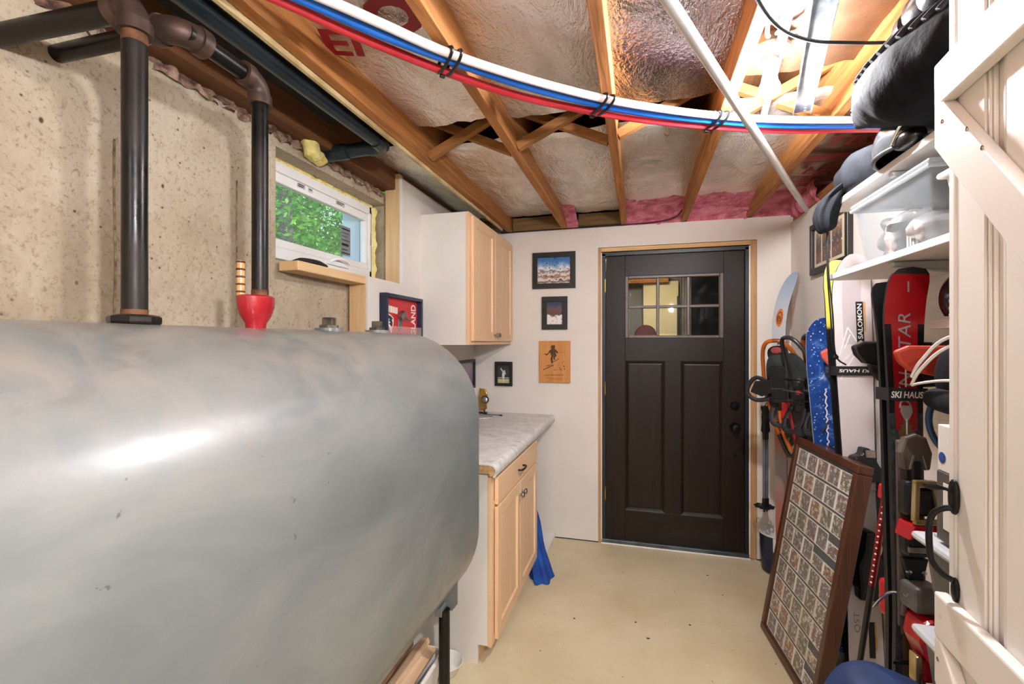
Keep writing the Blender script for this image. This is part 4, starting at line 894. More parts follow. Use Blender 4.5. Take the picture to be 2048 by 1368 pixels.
# engraved wooden plaque with a skier
pq = thing('wooden_plaque', (-.607, YB, 1.151), 'light wooden plaque engraved with a downhill skier', 'plaque')
box('board', wood('plaque_wood', '#b9773a', '#cf934f', 'Z', .45, .6, .04, '#c48343', coat=.3), pq, -.723, -.490, YB - .018, YB - .001, 1.151, 1.461, .004)
burn = pm('burnt_engraving', '#3d2412', '#5a3820', 60, .7)
MP = frame_M((-.723, YB - .0185, 1.151), (1, 0, 0), (0, 0, 1))
def P(pts): return [((x - 130) / 850 * .233, (1240 - y) / 1150 * .310) for x, y in pts]
sk_ = MB()
for poly in ([(450, 240), (500, 195), (515, 215), (560, 200), (575, 240), (560, 300), (600, 330), (665, 410), (630, 435), (580, 390), (600, 450), (610, 500), (560, 560), (580, 600), (540, 610), (520, 560), (530, 480), (505, 560), (510, 690), (480, 720), (460, 640), (445, 570), (480, 500), (450, 460), (440, 400), (400, 440), (350, 490), (280, 460), (270, 440), (340, 450), (380, 420), (420, 350), (470, 320)],
             [(235, 880), (340, 830), (480, 760), (540, 735), (545, 750), (470, 790), (350, 850), (250, 895)], [(500, 660), (600, 615), (680, 570), (685, 580), (600, 635), (510, 675)], [(330, 770), (400, 755), (470, 735), (470, 748), (400, 770), (340, 790)], [(690, 395), (860, 388), (860, 394), (690, 400)]):
    sk_.prism(P(poly), MP, .0008)
rn = random.Random(4)
for k in range(34):
    x = rn.uniform(420, 860); y = rn.uniform(630, 900); r = rn.uniform(5, 18)
    if y > 640 + (860 - x) * .25: sk_.prism(P([(x + r * math.cos(a), y + r * math.sin(a)) for a in [1.05 * j for j in range(6)]]), MP, .0008)
sk_.build('skier_engraving', burn, pq)['kind'] = 'stuff'
tx = MB()
rq = random.Random(8)
for (xa, xb, yy, hh) in ((.042, .075, .056, .010), (.088, .185, .058, .012), (.055, .175, .036, .006), (.09, .178, .026, .004)):
    # worn script too faint to read: a run of slanting pen strokes
    pts = []; xx = xa
    while xx < xb:
        pts.append((xx, yy - rq.uniform(.2, .5) * hh, .0002)); xx += rq.uniform(.0022, .0036); pts.append((xx, yy + rq.uniform(.1, .6) * hh, .0002)); xx += .0012
    tx.M = MP; tx.tube(pts, .0008, 5)
tx.build('inscription', burn, pq)
# frame on the left wall in the corner over the worktop
lf = thing('corner_picture', (XL, 3.25, 1.13), 'black framed picture hung on the left wall in the corner under the cabinet', 'picture')
for a in ((3.06, 3.405, 1.30, 1.322), (3.06, 3.405, 1.10, 1.122), (3.06, 3.082, 1.122, 1.30), (3.383, 3.405, 1.122, 1.30)): box('frame_bar', M_['blackframe'], lf, XL + .001, XL + .022, a[0], a[1], a[2], a[3], .0015)
box('photo', printed('purple_photo', 'Z', 1.12, 1.3, [(0, '#6d5a78'), (.5, '#84688c'), (1, '#a3988f')], 30, .3), lf, XL + .006, XL + .008, 3.08, 3.385, 1.12, 1.302)

# big picture with mat on the right wall behind the shelf end
rp = thing('matted_photo_frame', (XR, 2.78, 1.82), 'black frame with cream mat and three photos on the right wall', 'picture')
ry0, ry1, rz0, rz1 = 2.50, 3.0, 1.83, 2.11; fr = .032
for a in ((ry0, ry1, rz1 - fr, rz1), (ry0, ry1, rz0, rz0 + fr), (ry0, ry0 + fr, rz0 + fr, rz1 - fr), (ry1 - fr, ry1, rz0 + fr, rz1 - fr)): box('frame_bar', M_['blackframe'], rp, XR - .026, XR - .001, a[0], a[1], a[2], a[3], .002)
box('mat', M_['matboard'], rp, XR - .010, XR - .007, ry0 + fr - .001, ry1 - fr + .001, rz0 + fr - .001, rz1 - fr + .001)
for k, (a, b_) in enumerate(((2.87, 2.94), (2.74, 2.85), (2.60, 2.72))):
    box('photo', printed('photo_%d' % k, 'Z', 1.87, 2.07, [(0, '#5b5350'), (.3, '#7d5a4a'), (.5, '#3a3f4c'), (.8, '#8a6a52'), (1, '#9aa0a2')], 34, .8, (60, '#d8cfc4', .62)), rp, XR - .0115, XR - .010, a, b_, 1.885, 2.055)

# bottle opener shadow box on the drywall
sb = thing('bottle_opener_box', (XL, 2.25, 1.27), 'navy framed red wall bottle opener box with team lettering', 'bottle opener')
by0_, by1_, z0_, z1_ = 2.055, 2.455, 1.27, 1.70; dp_ = .042
for a in ((by0_, by1_, z1_ - .018, z1_), (by0_, by1_, z0_, z0_ + .018), (by0_, by0_ + .018, z0_ + .018, z1_ - .018), (by1_ - .018, by1_, z0_ + .018, z1_ - .018)): box('frame_board', M_['navy'], sb, XL + .001, XL + dp_, a[0], a[1], a[2], a[3], .0015)
box('back_board', M_['redpaint'], sb, XL + .001, XL + .012, by0_ + .018, by1_ - .018, z0_ + .018, z1_ - .018)
MS = frame_M((XL + .0125, by0_ + .018, z0_ + .018), (0, 1, 0), (0, 0, 1)); ivory = pm('ivory_print', '#e3d3c4', '#efe3d6', 30, .6)
MB().text('NEW ENGLAND', .075, MS @ Matrix.Translation((.345, .0, 0)) @ Matrix.Rotation(R(90), 4, 'Z'), bold=.02, width=.375, ext=.0003).build('lettering', ivory, sb)
MB().text('PATRIOTS', .07, MS @ Matrix.Translation((.02, .105, 0)), bold=.02, width=.245, ext=.0003).build('lettering', ivory, sb)
wl2 = MB(MS)
for k, (a, b_, h) in enumerate(((.018, .026, .022), (.032, .058, .034), (.062, .088, .034), (.091, .112, .034), (.115, .142, .034))): wl2.box(a, b_, .322 - .002 * k, .322 - .002 * k + h, 0, .0005)
wl2.build('worn_lettering', ivory, sb)['kind'] = 'stuff'
em = MB()
def E_(pts): return [((x - 370) / 180 * .085, (890 - y) / 220 * .11) for x, y in pts]
ME = MS @ Matrix.Translation((.018, .205, 0))
em.prism(E_([(375, 690), (420, 672), (490, 690), (545, 720), (540, 780), (515, 830), (495, 895), (470, 850), (430, 790), (385, 750)]), ME, .0004, 0)
em.prism(E_([(390, 700), (430, 690), (490, 705), (530, 728), (500, 735), (520, 770), (510, 815), (480, 800), (440, 775), (480, 770), (430, 740), (470, 742), (420, 715)]), ME, .0009, 1)
em.build('emblem', [ivory, M_['navy']], sb)
op = MB(); op.prism([(-.022, -.062), (.0, -.078), (.022, -.062), (.022, -.01), (-.022, -.01)], MS @ Matrix.Translation((.165, .30, .0)), .006)
op.cbox((XL + .026, by0_ + .185, z0_ + .325), (.025, .055, .03), Matrix.Rotation(R(35), 4, 'X')); op.bar((XL + .022, by0_ + .20, z0_ + .32), (XL + .036, by0_ + .255, z0_ + .305), .008, .012)
op.build('opener', pm('dull_steel', '#6e6a66', '#8e8985', 20, .4, .7), sb, .002)
box('clear_front', sheer('clear_acrylic', '#e8c9c6', .22, .1), sb, XL + dp_ - .004, XL + dp_ - .001, by0_ + .018, by1_ - .001, z0_ + .018, 1.535)
# ---------------------------------------------------------------- barn door standing open
bd = setting('door_2', (.524, 1.0, 0), 'open cream barn door with Z braces and iron latch')
tv = Vector((-.0889, -.996, 0)).normalized()
MD = frame_M((.524, 1.0, 0), tv, (0, 0, 1))          # local x along the door, y up, z towards the room
BW, BH = .80, 2.12
def dbox(name, x0, x1, y0, y1, z0, z1, bev=.002, par=bd, mat='barn'): return MB(MD).box(x0, x1, y0, y1, z0, z1).build(name, M_[mat], par, bev)
dbox('backing', .0, BW, .02, BH, -.034, -.010, .001)
dbox('edge_bead', .0, .018, .02, BH, -.010, -.004, .002); dbox('edge_bead', .020, .027, .02, BH, -.010, -.002, .003); dbox('edge_bead', .029, .036, .02, BH, -.010, -.003, .003)
x = .0405; k = 0
while x < BW - .03:
    x1 = min(x + .0745, BW)
    dbox('plank', x, x1, .02, BH, -.010, .0, .002)
    if x1 + .05 < BW:
        for a, b_, z in ((x1 + .003, x1 + .009, -.002), (x1 + .011, x1 + .0155, -.004), (x1 + .035, x1 + .040, -.004), (x1 + .0415, x1 + .047, -.002)): dbox('bead', a, b_, .02, BH, -.010, z, .002)
    x += .1245
TRL = dbox('top_rail', .006, BW, 1.868, 1.945, .0, .020, .004)
dbox('middle_rail', .006, BW, .938, 1.016, .0, .020, .004); dbox('bottom_rail', .006, BW, .10, .18, .0, .020, .004)
def diag(y_top, y_bot, w=.082):
    # brace from the free side at y_top down to the hinge side
    xe = min(BW, .006 + (y_top - y_bot))
    MB(MD).prism([(.006, y_top), (.006 + .02, y_top), (xe, y_top - (xe - .026) * 1.07), (xe, y_top - (xe - .026) * 1.07 - w), (.006, y_top - w * .98)], Matrix.Identity(4), .0195).build('diagonal_brace', M_['barn'], bd, .003)
diag(1.868 + .012, 1.02); diag(.938, .18)
ns = MB(MD)
for (x, y) in ((.028, 1.888), (.060, 1.895), (.125, 1.905), (.17, 1.912), (.035, 1.835), (.11, 1.79), (.15, 1.745), (.03, .982), (.09, .975), (.02, .902)):
    ns.lathe([(.001, 0), (.0035, 0), (.0037, .0006)], (x, y, .0196), 10)
ns.build('nail_holes', pm('nail_hole', '#6b4a35', '#8a6a50', 40, .8), bd)['kind'] = 'stuff'
# iron thumb latch
lt_ = MB(MD)
lat = MB(MD); lat.blob((.036, 1.192, .004), (.013, .03, .006), 2.4, n=24); l0 = lat.build('latch_plate', M_['wroughtiron'], bd, smooth=True)
MB(MD).tube(smooth_path([(.036, 1.172, .004), (.034, 1.171, .016), (.030, 1.160, .029), (.027, 1.138, .034), (.027, 1.100, .034), (.028, 1.074, .030), (.032, 1.057, .018), (.036, 1.050, .006)], 6), [.0062] * 43, 12, flat=(1, .8)).build('latch_grip', M_['wroughtiron'], bd, smooth=True)
MB(MD).blob((.038, 1.034, .003), (.0095, .022, .005), 2.2, n=22).build('latch_foot', M_['wroughtiron'], bd, smooth=True)
MB(MD).tube(smooth_path([(.036, 1.196, .002), (.032, 1.203, .012), (.028, 1.204, .024), (.024, 1.206, .042)], 5), [.006, .006, .006, .006, .005, .005, .005, .006, .007, .008, .009, .010, .010, .0095, .007, .003], 10, flat=(.45, 1)).build('thumb_press', M_['wroughtiron'], bd, smooth=True)
for z in (.25, 1.05, 1.85): dbox('strap_hinge', BW - .22, BW - .002, z - .02, z + .02, .0201, .024, .001, bd, 'wroughtiron')
# ---------------------------------------------------------------- shelves on the right wall
def shelf(name, z0, z1, x0, y0, y1, label, brackets):
    t = thing(name, (.8, (y0 + y1) / 2, z0), label, 'shelf')
    box('board', M_['melamine'], t, x0, XR - .001, y0, y1, z0, z1, .002)
    for y in brackets:
        b = MB(); b.prism([(x0 + .01, z0 - .001), (XR - .001, z0 - .001), (XR - .001, z0 - .055), (XR - .03, z0 - .052), (x0 + .015, z0 - .014)], frame_M((0, y + .012, 0), (1, 0, 0), (0, 0, 1)), .024)
        b.build('bracket', M_['bracket'], t, .004)
    return t
shelf('upper_shelf', 1.925, 1.945, .657, .95, 1.945, 'upper white shelf carrying the helmet and black bags', (1.52,))
shelf('lower_shelf', 1.677, 1.697, .657, .95, 1.935, 'lower white shelf carrying the clear storage bin', (1.52,))
shelf('small_shelf', 1.490, 1.513, .752, 1.05, 1.505, 'short white shelf end carrying the black helmet, beside the barn door', ())

# clear bin with crumpled contents
CL = sheer('clear_plastic', '#8b9499', .2, .12); CL2 = sheer('clear_plastic_edge', '#b4babd', .5, .25)
def tub(t, x0, x1, y0, y1, z0, z1, tp=.02, mat=None, name='tub'):
    m = MB()
    a = [(x0 + tp, y0 + tp, z0), (x1 - tp, y0 + tp, z0), (x1 - tp, y1 - tp, z0), (x0 + tp, y1 - tp, z0)]
    b_ = [(x0, y0, z1), (x1, y0, z1), (x1, y1, z1), (x0, y1, z1)]
    ai = [(x + (.003 if x < (x0 + x1) / 2 else -.003), y + (.003 if y < (y0 + y1) / 2 else -.003), z + .003) for x, y, z in a]
    bi = [(x + (.003 if x < (x0 + x1) / 2 else -.003), y + (.003 if y < (y0 + y1) / 2 else -.003), z) for x, y, z in b_]
    m.add(a + b_, [(0, 1, 2, 3)] + [(i, (i+1) % 4, 4 + (i+1) % 4, 4 + i) for i in range(4)])
    m.add(ai + bi, [(3, 2, 1, 0)] + [(4 + i, 4 + (i+1) % 4, (i+1) % 4, i) for i in range(4)])
    return m.build(name, mat or CL, t, .008)
cbn = thing('clear_storage_bin', (.80, 1.53, 1.697), 'clear plastic storage bin with crumpled contents on the lower shelf', 'bin')
tub(cbn, .672, .945, 1.34, 1.755, 1.698, 1.878, .022)
r = MB(); r.tube([(.668, 1.336, 1.879), (.95, 1.336, 1.879), (.95, 1.76, 1.879), (.668, 1.76, 1.879)], .006, 8, closed=True); r.build('rim', CL2, cbn)
box('lid', CL2, cbn, .664, .952, 1.333, 1.763, 1.884, 1.897, .006)
ck = MB(); ck.blob((.80, 1.60, 1.77), (.10, .12, .066), 2.6, .45, 14, 44, seed=2); ck.blob((.79, 1.44, 1.755), (.09, .07, .052), 2.4, .4, 16, 40, seed=9)
tag(ck.build('crumpled_plastic', pm('crumpled_white_plastic', '#6c6764', '#a39d98', 12, .3), None, smooth=True), 'crumpled white plastic packing inside the clear bin', 'packing')
nb = thing('ribbed_grey_pack', (.70, 1.47, 1.701), 'small grey ribbed pack at the front of the clear bin', 'pack')
box('body', pm('grey_pack', '#55565a', '#6d6e72', 10, .5), nb, .698, .715, 1.44, 1.50, 1.702, 1.765, .003)
for k in range(4): box('rib', M_['paper'], nb, .696, .6985, 1.446 + k * .014, 1.453 + k * .014, 1.71, 1.757)
wbn = thing('white_bin', (.78, 1.15, 1.697), 'white plastic bin at the near end of the lower shelf', 'bin')
tub(wbn, .678, .945, 1.0, 1.30, 1.698, 1.84, .018, M_['white']); r = MB(); r.tube([(.674, .996, 1.84), (.95, .996, 1.84), (.95, 1.305, 1.84), (.674, 1.305, 1.84)], .008, 8, closed=True); r.build('rim', M_['white'], wbn)

# ski helmet and bags on the upper shelf
hm = thing('ski_helmet', (.735, 1.46, 1.945), 'glossy dark grey ski helmet at the front of the upper shelf', 'helmet')
def dome(c, rad, cut, n=40, mi=0, t=1.0):
    m = MB()
    def fn(u, v):
        a = v * cut; b_ = u * 2 * math.pi
        return (c[0] + rad[0] * t * math.sin(a) * math.cos(b_), c[1] + rad[1] * t * math.sin(a) * math.sin(b_), c[2] + rad[2] * t * math.cos(a))
    return m.grid(fn, n, 18)
hs = pm('helmet_shell', '#4a4e52', '#5c6064', 8, .18, .35, coat=.6)
dome((.735, 1.475, 1.985), (.115, .14, .11), 1.85).build('shell', hs, hm, smooth=True)
dome((.735, 1.475, 1.985), (.113, .138, .108), 1.85, t=.97).build('liner', M_['blackcloth'], hm, smooth=True)
MB().tube([(.735 + .112 * math.cos(a), 1.475 + .136 * math.sin(a), 1.957) for a in [2 * math.pi * k / 40 for k in range(40)]], .006, 8, closed=True).build('edge_trim', M_['blackrub'], hm, smooth=True)
MB().tube(smooth_path([(.625, 1.42, 1.962), (.632, 1.38, 2.0), (.66, 1.345, 2.02), (.70, 1.335, 2.03)], 6), .004, 8).build('vent_trim', M_['chrome'], hm, smooth=True)
gt = MB(); gt.blob((.66, 1.40, 1.968), (.03, .045, .022), 2.6, n=28); gt.build('ear_pad', M_['leather'], hm, smooth=True)

pd = thing('padded_black_bag', (.68, 1.35, 2.06), 'long padded black bag overhanging the upper shelf on top of the helmet', 'bag')
def spindle(u, v):
    s = v * 2 - 1; a = u * 2 * math.pi
    e = max(1 - abs(s) ** 1.7, 0) ** .8 if s < 0 else max(1 - s ** 1.25, 0) ** .9
    ca, sa = math.cos(a), math.sin(a)
    up = .105 if s < 0 else .105 - .02 * s
    x = .675 + .16 * e * math.copysign(abs(ca) ** .8, ca)
    y = 1.31 + .43 * s
    z = 2.065 + .075 * max(s, 0) + (up if sa > 0 else .10 - .03 * s) * e * math.copysign(abs(sa) ** .9, sa)
    n = noise.fractal(Vector((x * 7, y * 7, z * 7)), 1, 2, 3) * .008
    return (x + n * ca, y, min(z + n * sa, 2.19))
MB().grid(spindle, 64, 56).build('body', M_['blackcloth'], pd, smooth=True)
# quilted ribbing along the upper front edge
QM = pm('grey_black_quilt', '#1b1d22', '#3a3d44', 30, .6)
for k in range(22):
    v = .12 + k * .036
    pts = [Vector(spindle((1.75 + .95 * q / 6) / (2 * math.pi), v + .004 * q)) + Vector((-.002, 0, .002)) for q in range(7)]
    MB().tube(pts, .0075, 8).build('quilt_rib', QM, pd, smooth=True)
lz = thing('leather_sleeve', (.64, 1.3, 2.19), 'black glossy leather sleeve bundled on top of the padded bag', 'jacket')
sp_ = smooth_path([(.60, .98, 2.205), (.615, 1.10, 2.215), (.635, 1.22, 2.222), (.65, 1.34, 2.225), (.66, 1.44, 2.215), (.66, 1.49, 2.19)], 5)
MB().tube([Vector(p) + Vector((.006 * math.sin(i * 1.9), 0, .005 * math.cos(i * 2.3))) for i, p in enumerate(sp_)], [.044 + .004 * math.sin(i * 2.6) - (.022 * max(0, i - 18) / 7) for i in range(len(sp_))], 22).build('sleeve', M_['leather'], lz, smooth=True)
cp_ = smooth_path([(.655, 1.47, 2.20), (.645, 1.51, 2.175), (.635, 1.53, 2.15), (.632, 1.54, 2.125)], 5)
MB().tube(cp_, [.026 - .0008 * i + .003 * (i % 2) for i in range(len(cp_))], 16).build('cuff', M_['leather'], lz, smooth=True)

dsb = thing('drawstring_bag', (.72, 1.80, 1.945), 'charcoal drawstring bag slumping over the far end of the upper shelf', 'bag')
MB().blob((.735, 1.765, 2.005), (.095, .15, .075), 2.4, .16, 7, 48, seed=4).build('body', M_['greycloth'], dsb, smooth=True)
dr_ = MB()
nk = smooth_path([(.69, 1.80, 2.0), (.655, 1.845, 1.965), (.635, 1.86, 1.92), (.632, 1.865, 1.885), (.636, 1.868, 1.855), (.638, 1.869, 1.842)], 6)
def neck(u, v):
    i = min(int(v * (len(nk) - 1)), len(nk) - 2); f = v * (len(nk) - 1) - i; c = nk[i].lerp(nk[i+1], f)
    a = u * 2 * math.pi; r = .055 * (1 - v) ** .6 + .012
    r *= 1 + .16 * math.sin(a * 7 + v * 2) * (.3 + v)
    return (c.x + r * math.cos(a) * .75, c.y + r * math.sin(a), c.z + .3 * r * math.cos(a))
dr_.grid(neck, 64, 26).build('neck', M_['greycloth'], dsb, smooth=True)
for s in (-1, 1):
    MB().tube(smooth_path([(.636, 1.868 + s * .004, 1.85), (.640, 1.875 + s * .006, 1.70), (.660, 1.90 + s * .010, 1.55), (.675, 1.93 + s * .008, 1.45), (.69, 1.95, 1.405)], 8), .0026, 8).build('cord', M_['blackrub'], dsb, smooth=True)
MB().blob((.692, 1.952, 1.40), (.008, .008, .010), 2, .5, 60, 16).build('cord_knot', M_['blackrub'], dsb, smooth=True)
MB().tube(smooth_path([(.692, 1.952, 1.40), (.705, 1.955, 1.385), (.725, 1.955, 1.372)], 6), .003, 8).build('cord_tail', M_['blackrub'], dsb, smooth=True)
hk = thing('webbing_roll', (.69, 1.95, 1.945), 'rolled black webbing poking past the end of the upper shelf', 'webbing')
MB().tube(smooth_path([(.70, 1.87, 1.952), (.69, 1.95, 1.955), (.685, 1.985, 1.96), (.68, 2.01, 1.968)], 5), .011, 12).build('roll', M_['blackrub'], hk, smooth=True)

# black helmet and white coil on the short shelf
bh = thing('black_helmet', (.82, 1.45, 1.513), 'black round helmet on the short white shelf', 'helmet')
dome((.825, 1.435, 1.566), (.085, .062, .085), 2.1).build('shell', pm('gloss_black', '#0c0b0b', '#1a1615', 8, .15, coat=.5), bh, smooth=True)
cw_ = thing('white_coil', (.765, 1.39, 1.513), 'white ribbed roll in front of the black helmet', 'roll')
for k in range(3): MB().tube([(.772 + .022 * math.cos(a), 1.395 + .022 * math.sin(a), 1.522 + k * .018) for a in [2 * math.pi * j / 24 for j in range(24)]], .010, 10, closed=True).build('turn', M_['paper'], cw_, smooth=True)
sh_ = thing('hanging_dark_shoe', (.815, 1.46, 1.40), 'dark shoe hung under the short shelf', 'shoe')
MB().blob((.815, 1.46, 1.425), (.05, .045, .062), 2.3, .1, 9, 30, seed=1).build('upper', pm('dark_brown_shoe', '#1b1412', '#2d221d', 10, .45), sh_, smooth=True)

# stacked storage bins with pale lids
LID = pm('pale_grey_lid', '#b5b7ba', '#c6c8ca', 5, .4); BODY = sheer('smoky_bin', '#6a6a68', .78, .25)
names = ['topmost in the stack beside the barn door', 'second from the top of the stack', 'third from the top of the stack', 'fourth from the top of the stack', 'at the bottom of the stack']
for k in range(5):
    z1 = 1.04 - .208 * k; z0 = z1 - .206
    t = thing('storage_bin', (.76, 1.02, z0), 'grey storage bin with a pale lid, ' + names[k], 'bin', 'stacked storage bins')
    tub(t, .605, .94, .80, 1.235, max(z0, .0015), z1 - .022, .018, BODY, 'body')
    m = MB(); m.box(.588, .95, .785, 1.252, z1 - .024, z1 - .006); m.build('lid', LID, t, .012)
    m = MB(); m.box(.618, .92, .815, 1.222, z1 - .006, z1 + .0015); m.build('lid_panel', LID, t, .002)
    if k < 2: MB().blob((.76, 1.03, z0 + .075), (.13, .17, .06), 3, .2, 9, 30, seed=k).build('contents', pm('bin_contents', '#3f3a36', '#8a7f74', 14, .7), t, smooth=True)
gb_ = thing('dark_grey_box', (.74, 1.1, 1.042), 'dark grey box with a white label on top of the bin stack', 'box')
box('carton', pm('dark_grey_card', '#4f4a46', '#5d5752', 8, .6), gb_, 0.607, .77, .92, 1.19, 1.0425, 1.186, .002)
box('label', M_['paper'], gb_, 0.6056, .6068, 1.09, 1.165, 1.07, 1.165)
lm = MB()
for k in range(5): lm.box(.6051, .6055, 1.12 - .006 * (k % 2), 1.135, 1.10 + k * .012, 1.106 + k * .012)
lm.build('label_print', M_['blackpl'], gb_)
rb_ = thing('red_dotted_box', (.74, 1.1, 1.186), 'white box printed with red dots below the backpack', 'box')
box('carton', M_['paper'], rb_, .608, .765, .93, 1.188, 1.187, 1.283, .002)
dm = MB()
for k in range(6):
    for j in range(2): dm.blob((.6075, 1.14 - j * .035, 1.20 + k * .015), (.0008, .006, .004), 2, n=10)
dm.build('red_dots', M_['redpaint'], rb_)['kind'] = 'stuff'
MB().blob((.6075, 1.172, 1.215), (.0008, .012, .012), 2, n=12).build('blue_mark', pm('blue_ink', '#1d3f8a', '#2a51a5', 60, .5), rb_)
wp = box('white_board_panel', M_['melamine'], None, .955 - .018, .955 - .001, 1.60, 1.70, .95, 1.245, .002); tag(wp, 'narrow white board on the wall behind the red skis', 'board')

# backpack on top of the boxes
bp = thing('backpack', (.72, 1.12, 1.285), 'black backpack with white piping beside the barn door', 'backpack')
MB().blob((.772, 1.195, 1.385), (.13, .17, .095), 2.5, .06, 8, 44, seed=8).build('body', M_['blackcloth'], bp, smooth=True)
for (a, b_) in ((.0, .0), (.018, .02)):
    MB().tube(smooth_path([(0.627, 1.325, 1.355 + a), (0.619, 1.270, 1.395 + a), (0.632, 1.200, 1.445 + b_), (.695, 1.15, 1.475), (.745, 1.11, 1.482)], 8), .0035, 8).build('piping', M_['paper'], bp, smooth=True)
MB().tube(smooth_path([(0.631, 1.330, 1.352), (0.617, 1.270, 1.362), (0.615, 1.180, 1.375), (0.623, 1.090, 1.38)], 8), .003, 8).build('piping', M_['paper'], bp, smooth=True)
MB().blob((.662, 1.215, 1.325), (.03, .115, .028), 2.6, .05, 9, 32, seed=3).build('front_pocket', M_['greycloth'], bp, smooth=True)
# tennis racket leaning behind the barn door edge
rk = thing('tennis_racket', (.66, 1.25, 1.05), 'blue and black tennis racket leaning upside down on the boxes', 'racket')
cr = Vector((.758, 1.285, 1.272)); rx = Vector((.915, .403, 0)).normalized() * -1; 
fr_ = [cr + Vector((-.899, .438, 0)) * (.105 * math.cos(a)) + Vector((0, 0, 1)) * (.105 * math.sin(a)) for a in [2 * math.pi * k / 48 for k in range(48)]]
MB().tube(fr_, .0075, 10, closed=True, flat=(1, .8)).build('hoop', pm('blue_black_frame', '#0d1a33', '#1d4a86', 3, .3), rk, smooth=True)
stg = MB()
for k in range(-4, 5):
    q = k * .022; h = .105 * math.sqrt(max(1 - (q / .105) ** 2, 0)); c = cr + Vector((-.899, .438, 0)) * q
    stg.tube([c - Vector((0, 0, h)), c + Vector((0, 0, h))], .0009, 5)
for k in range(-5, 6):
    q = k * .022; h = .105 * math.sqrt(max(1 - min((q / .105) ** 2, 1), 0)); c = cr + Vector((0, 0, q))
    stg.tube([c - Vector((-.899, .438, 0)) * h, c + Vector((-.899, .438, 0)) * h], .0009, 5)
stg.build('strings', M_['paper'], rk)['kind'] = 'stuff'

# navy duffel standing on the floor
df = thing('blue_duffel_bag', (.60, 1.37, 0), 'blue nylon boot bag standing on the floor in front of the skis', 'bag')
def bagf(u, v):
    a = (v - .5) * math.pi; b_ = u * 2 * math.pi
    sg = lambda x, p: math.copysign(abs(x) ** p, x)
    x = sg(math.cos(a), .45) * sg(math.cos(b_), .55); y = sg(math.cos(a), .45) * sg(math.sin(b_), .55); z = sg(math.sin(a), .6)
    w = x * .155; d = y * .10
    n = noise.fractal(Vector((w * 6, d * 6, z * 2)), 1, 2, 3) * .012
    zz = .325 + z * .325 + n
    zz += -.05 * max(w, 0) / .155 * (z > 0) * z
    return (.585 + w * .965 + d * .26, 1.325 + w * .26 - d * .965, max(zz, .0))
MB().grid(bagf, 56, 28).build('body', M_['bluebag'], df, smooth=True)
for k, q in enumerate((-.065, -.052)):
    MB().tube(smooth_path([(.585 + q * .965 + .09 * .26, 1.325 + q * .26 - .098, .40), (.585 + q * .965 + .085 * .26, 1.325 + q * .26 - .092, .54), (.585 + q + .05 * .26, 1.325 + q * .26 - .05, .603), (.585 + q, 1.325 + q * .26 + .02, .618)], 6), .004, 8).build('piping', M_['blackrub'], df, smooth=True)
sb_ = thing('ski_boot_buckle', (.72, 1.36, .0), 'black and white boot strap beside the blue bag', 'boot')
MB().blob((.735, 1.365, .30), (.03, .045, .31), 2.6, .05, 6, 28).build('shaft', M_['blackpl'], sb_, smooth=True)
MB().tube(smooth_path([(.70, 1.33, .575), (.715, 1.32, .592), (.735, 1.325, .598), (.75, 1.35, .59)], 5), .008, 8, flat=(1, .5)).build('strap', M_['paper'], sb_, smooth=True)
# ---------------------------------------------------------------- things on the floor
tr = thing('waste_bin', (.845, 3.285, 0), 'navy blue waste bin with white stripe in the corner by the door', 'bin')
W0 = (.845, 3.29, 0)
MB().lathe([(.001, .003), (.075, .003), (.088, .012), (.098, .12), (.104, .242)], W0, 40).build('shell', M_['navy'], tr, smooth=True)
MB().lathe([(.104, .242), (.105, .246), (.102, .248), (.100, .242), (.094, .12), (.08, .02), (.001, .012)], W0, 40).build('lining', M_['white'], tr, smooth=True)
st_ = MB(); st_.grid(lambda u, v: (W0[0] + (.0885 + .017 * v + .0006) * math.cos(R(241 + 15 * u)), W0[1] + (.0885 + .017 * v + .0006) * math.sin(R(241 + 15 * u)), 014e-3 + .227 * v), 8, 8)
st_.build('white_stripe', M_['white'], tr, smooth=True)
em = MB(); em.grid(lambda u, v: (W0[0] + (.1032) * math.cos(R(266 + 16 * u)), W0[1] + .1032 * math.sin(R(266 + 16 * u)), .19 + .02 * v + .004 * math.sin(u * 6)), 8, 3); em.build('emblem', M_['white'], tr)

bw = thing('paper_bowl', (-.823, 1.905, 0), 'white paper bowl on the floor behind the tank leg', 'bowl')
MB().lathe([(.001, .004), (.045, .004), (.05, .010), (.066, .044), (.073, .052), (.075, .050), (.069, .042), (.053, .006), (.047, .001), (.001, .0005)], (-.823, 1.905, 0), 40).build('bowl', M_['foamware'], bw, smooth=True)
pl_ = MB(); pl_.prism([(-.10, -.08), (.09, -.09), (.12, .05), (.0, .10), (-.11, .06)], frame_M((-.99, 1.86, .001), (1, 0, 0), (0, 1, 0)), .003)
tag(pl_.build('white_sheet', M_['paper']), 'white sheet of paper on the floor next to the bowl', 'paper')
to = thing('kindling_tote', (-.95, 1.42, 0), 'white plastic tote of split wood under the tank', 'tote')
tub(to, -1.16, -.748, 1.12, 1.70, .001, .235, .03, M_['white'], 'tote')
MB().tube([(-1.165, 1.115, .236), (-.746, 1.115, .236), (-.746, 1.705, .236), (-1.165, 1.705, .236)], .010, 8, closed=True).build('rim', M_['white'], to)
rn = random.Random(3)
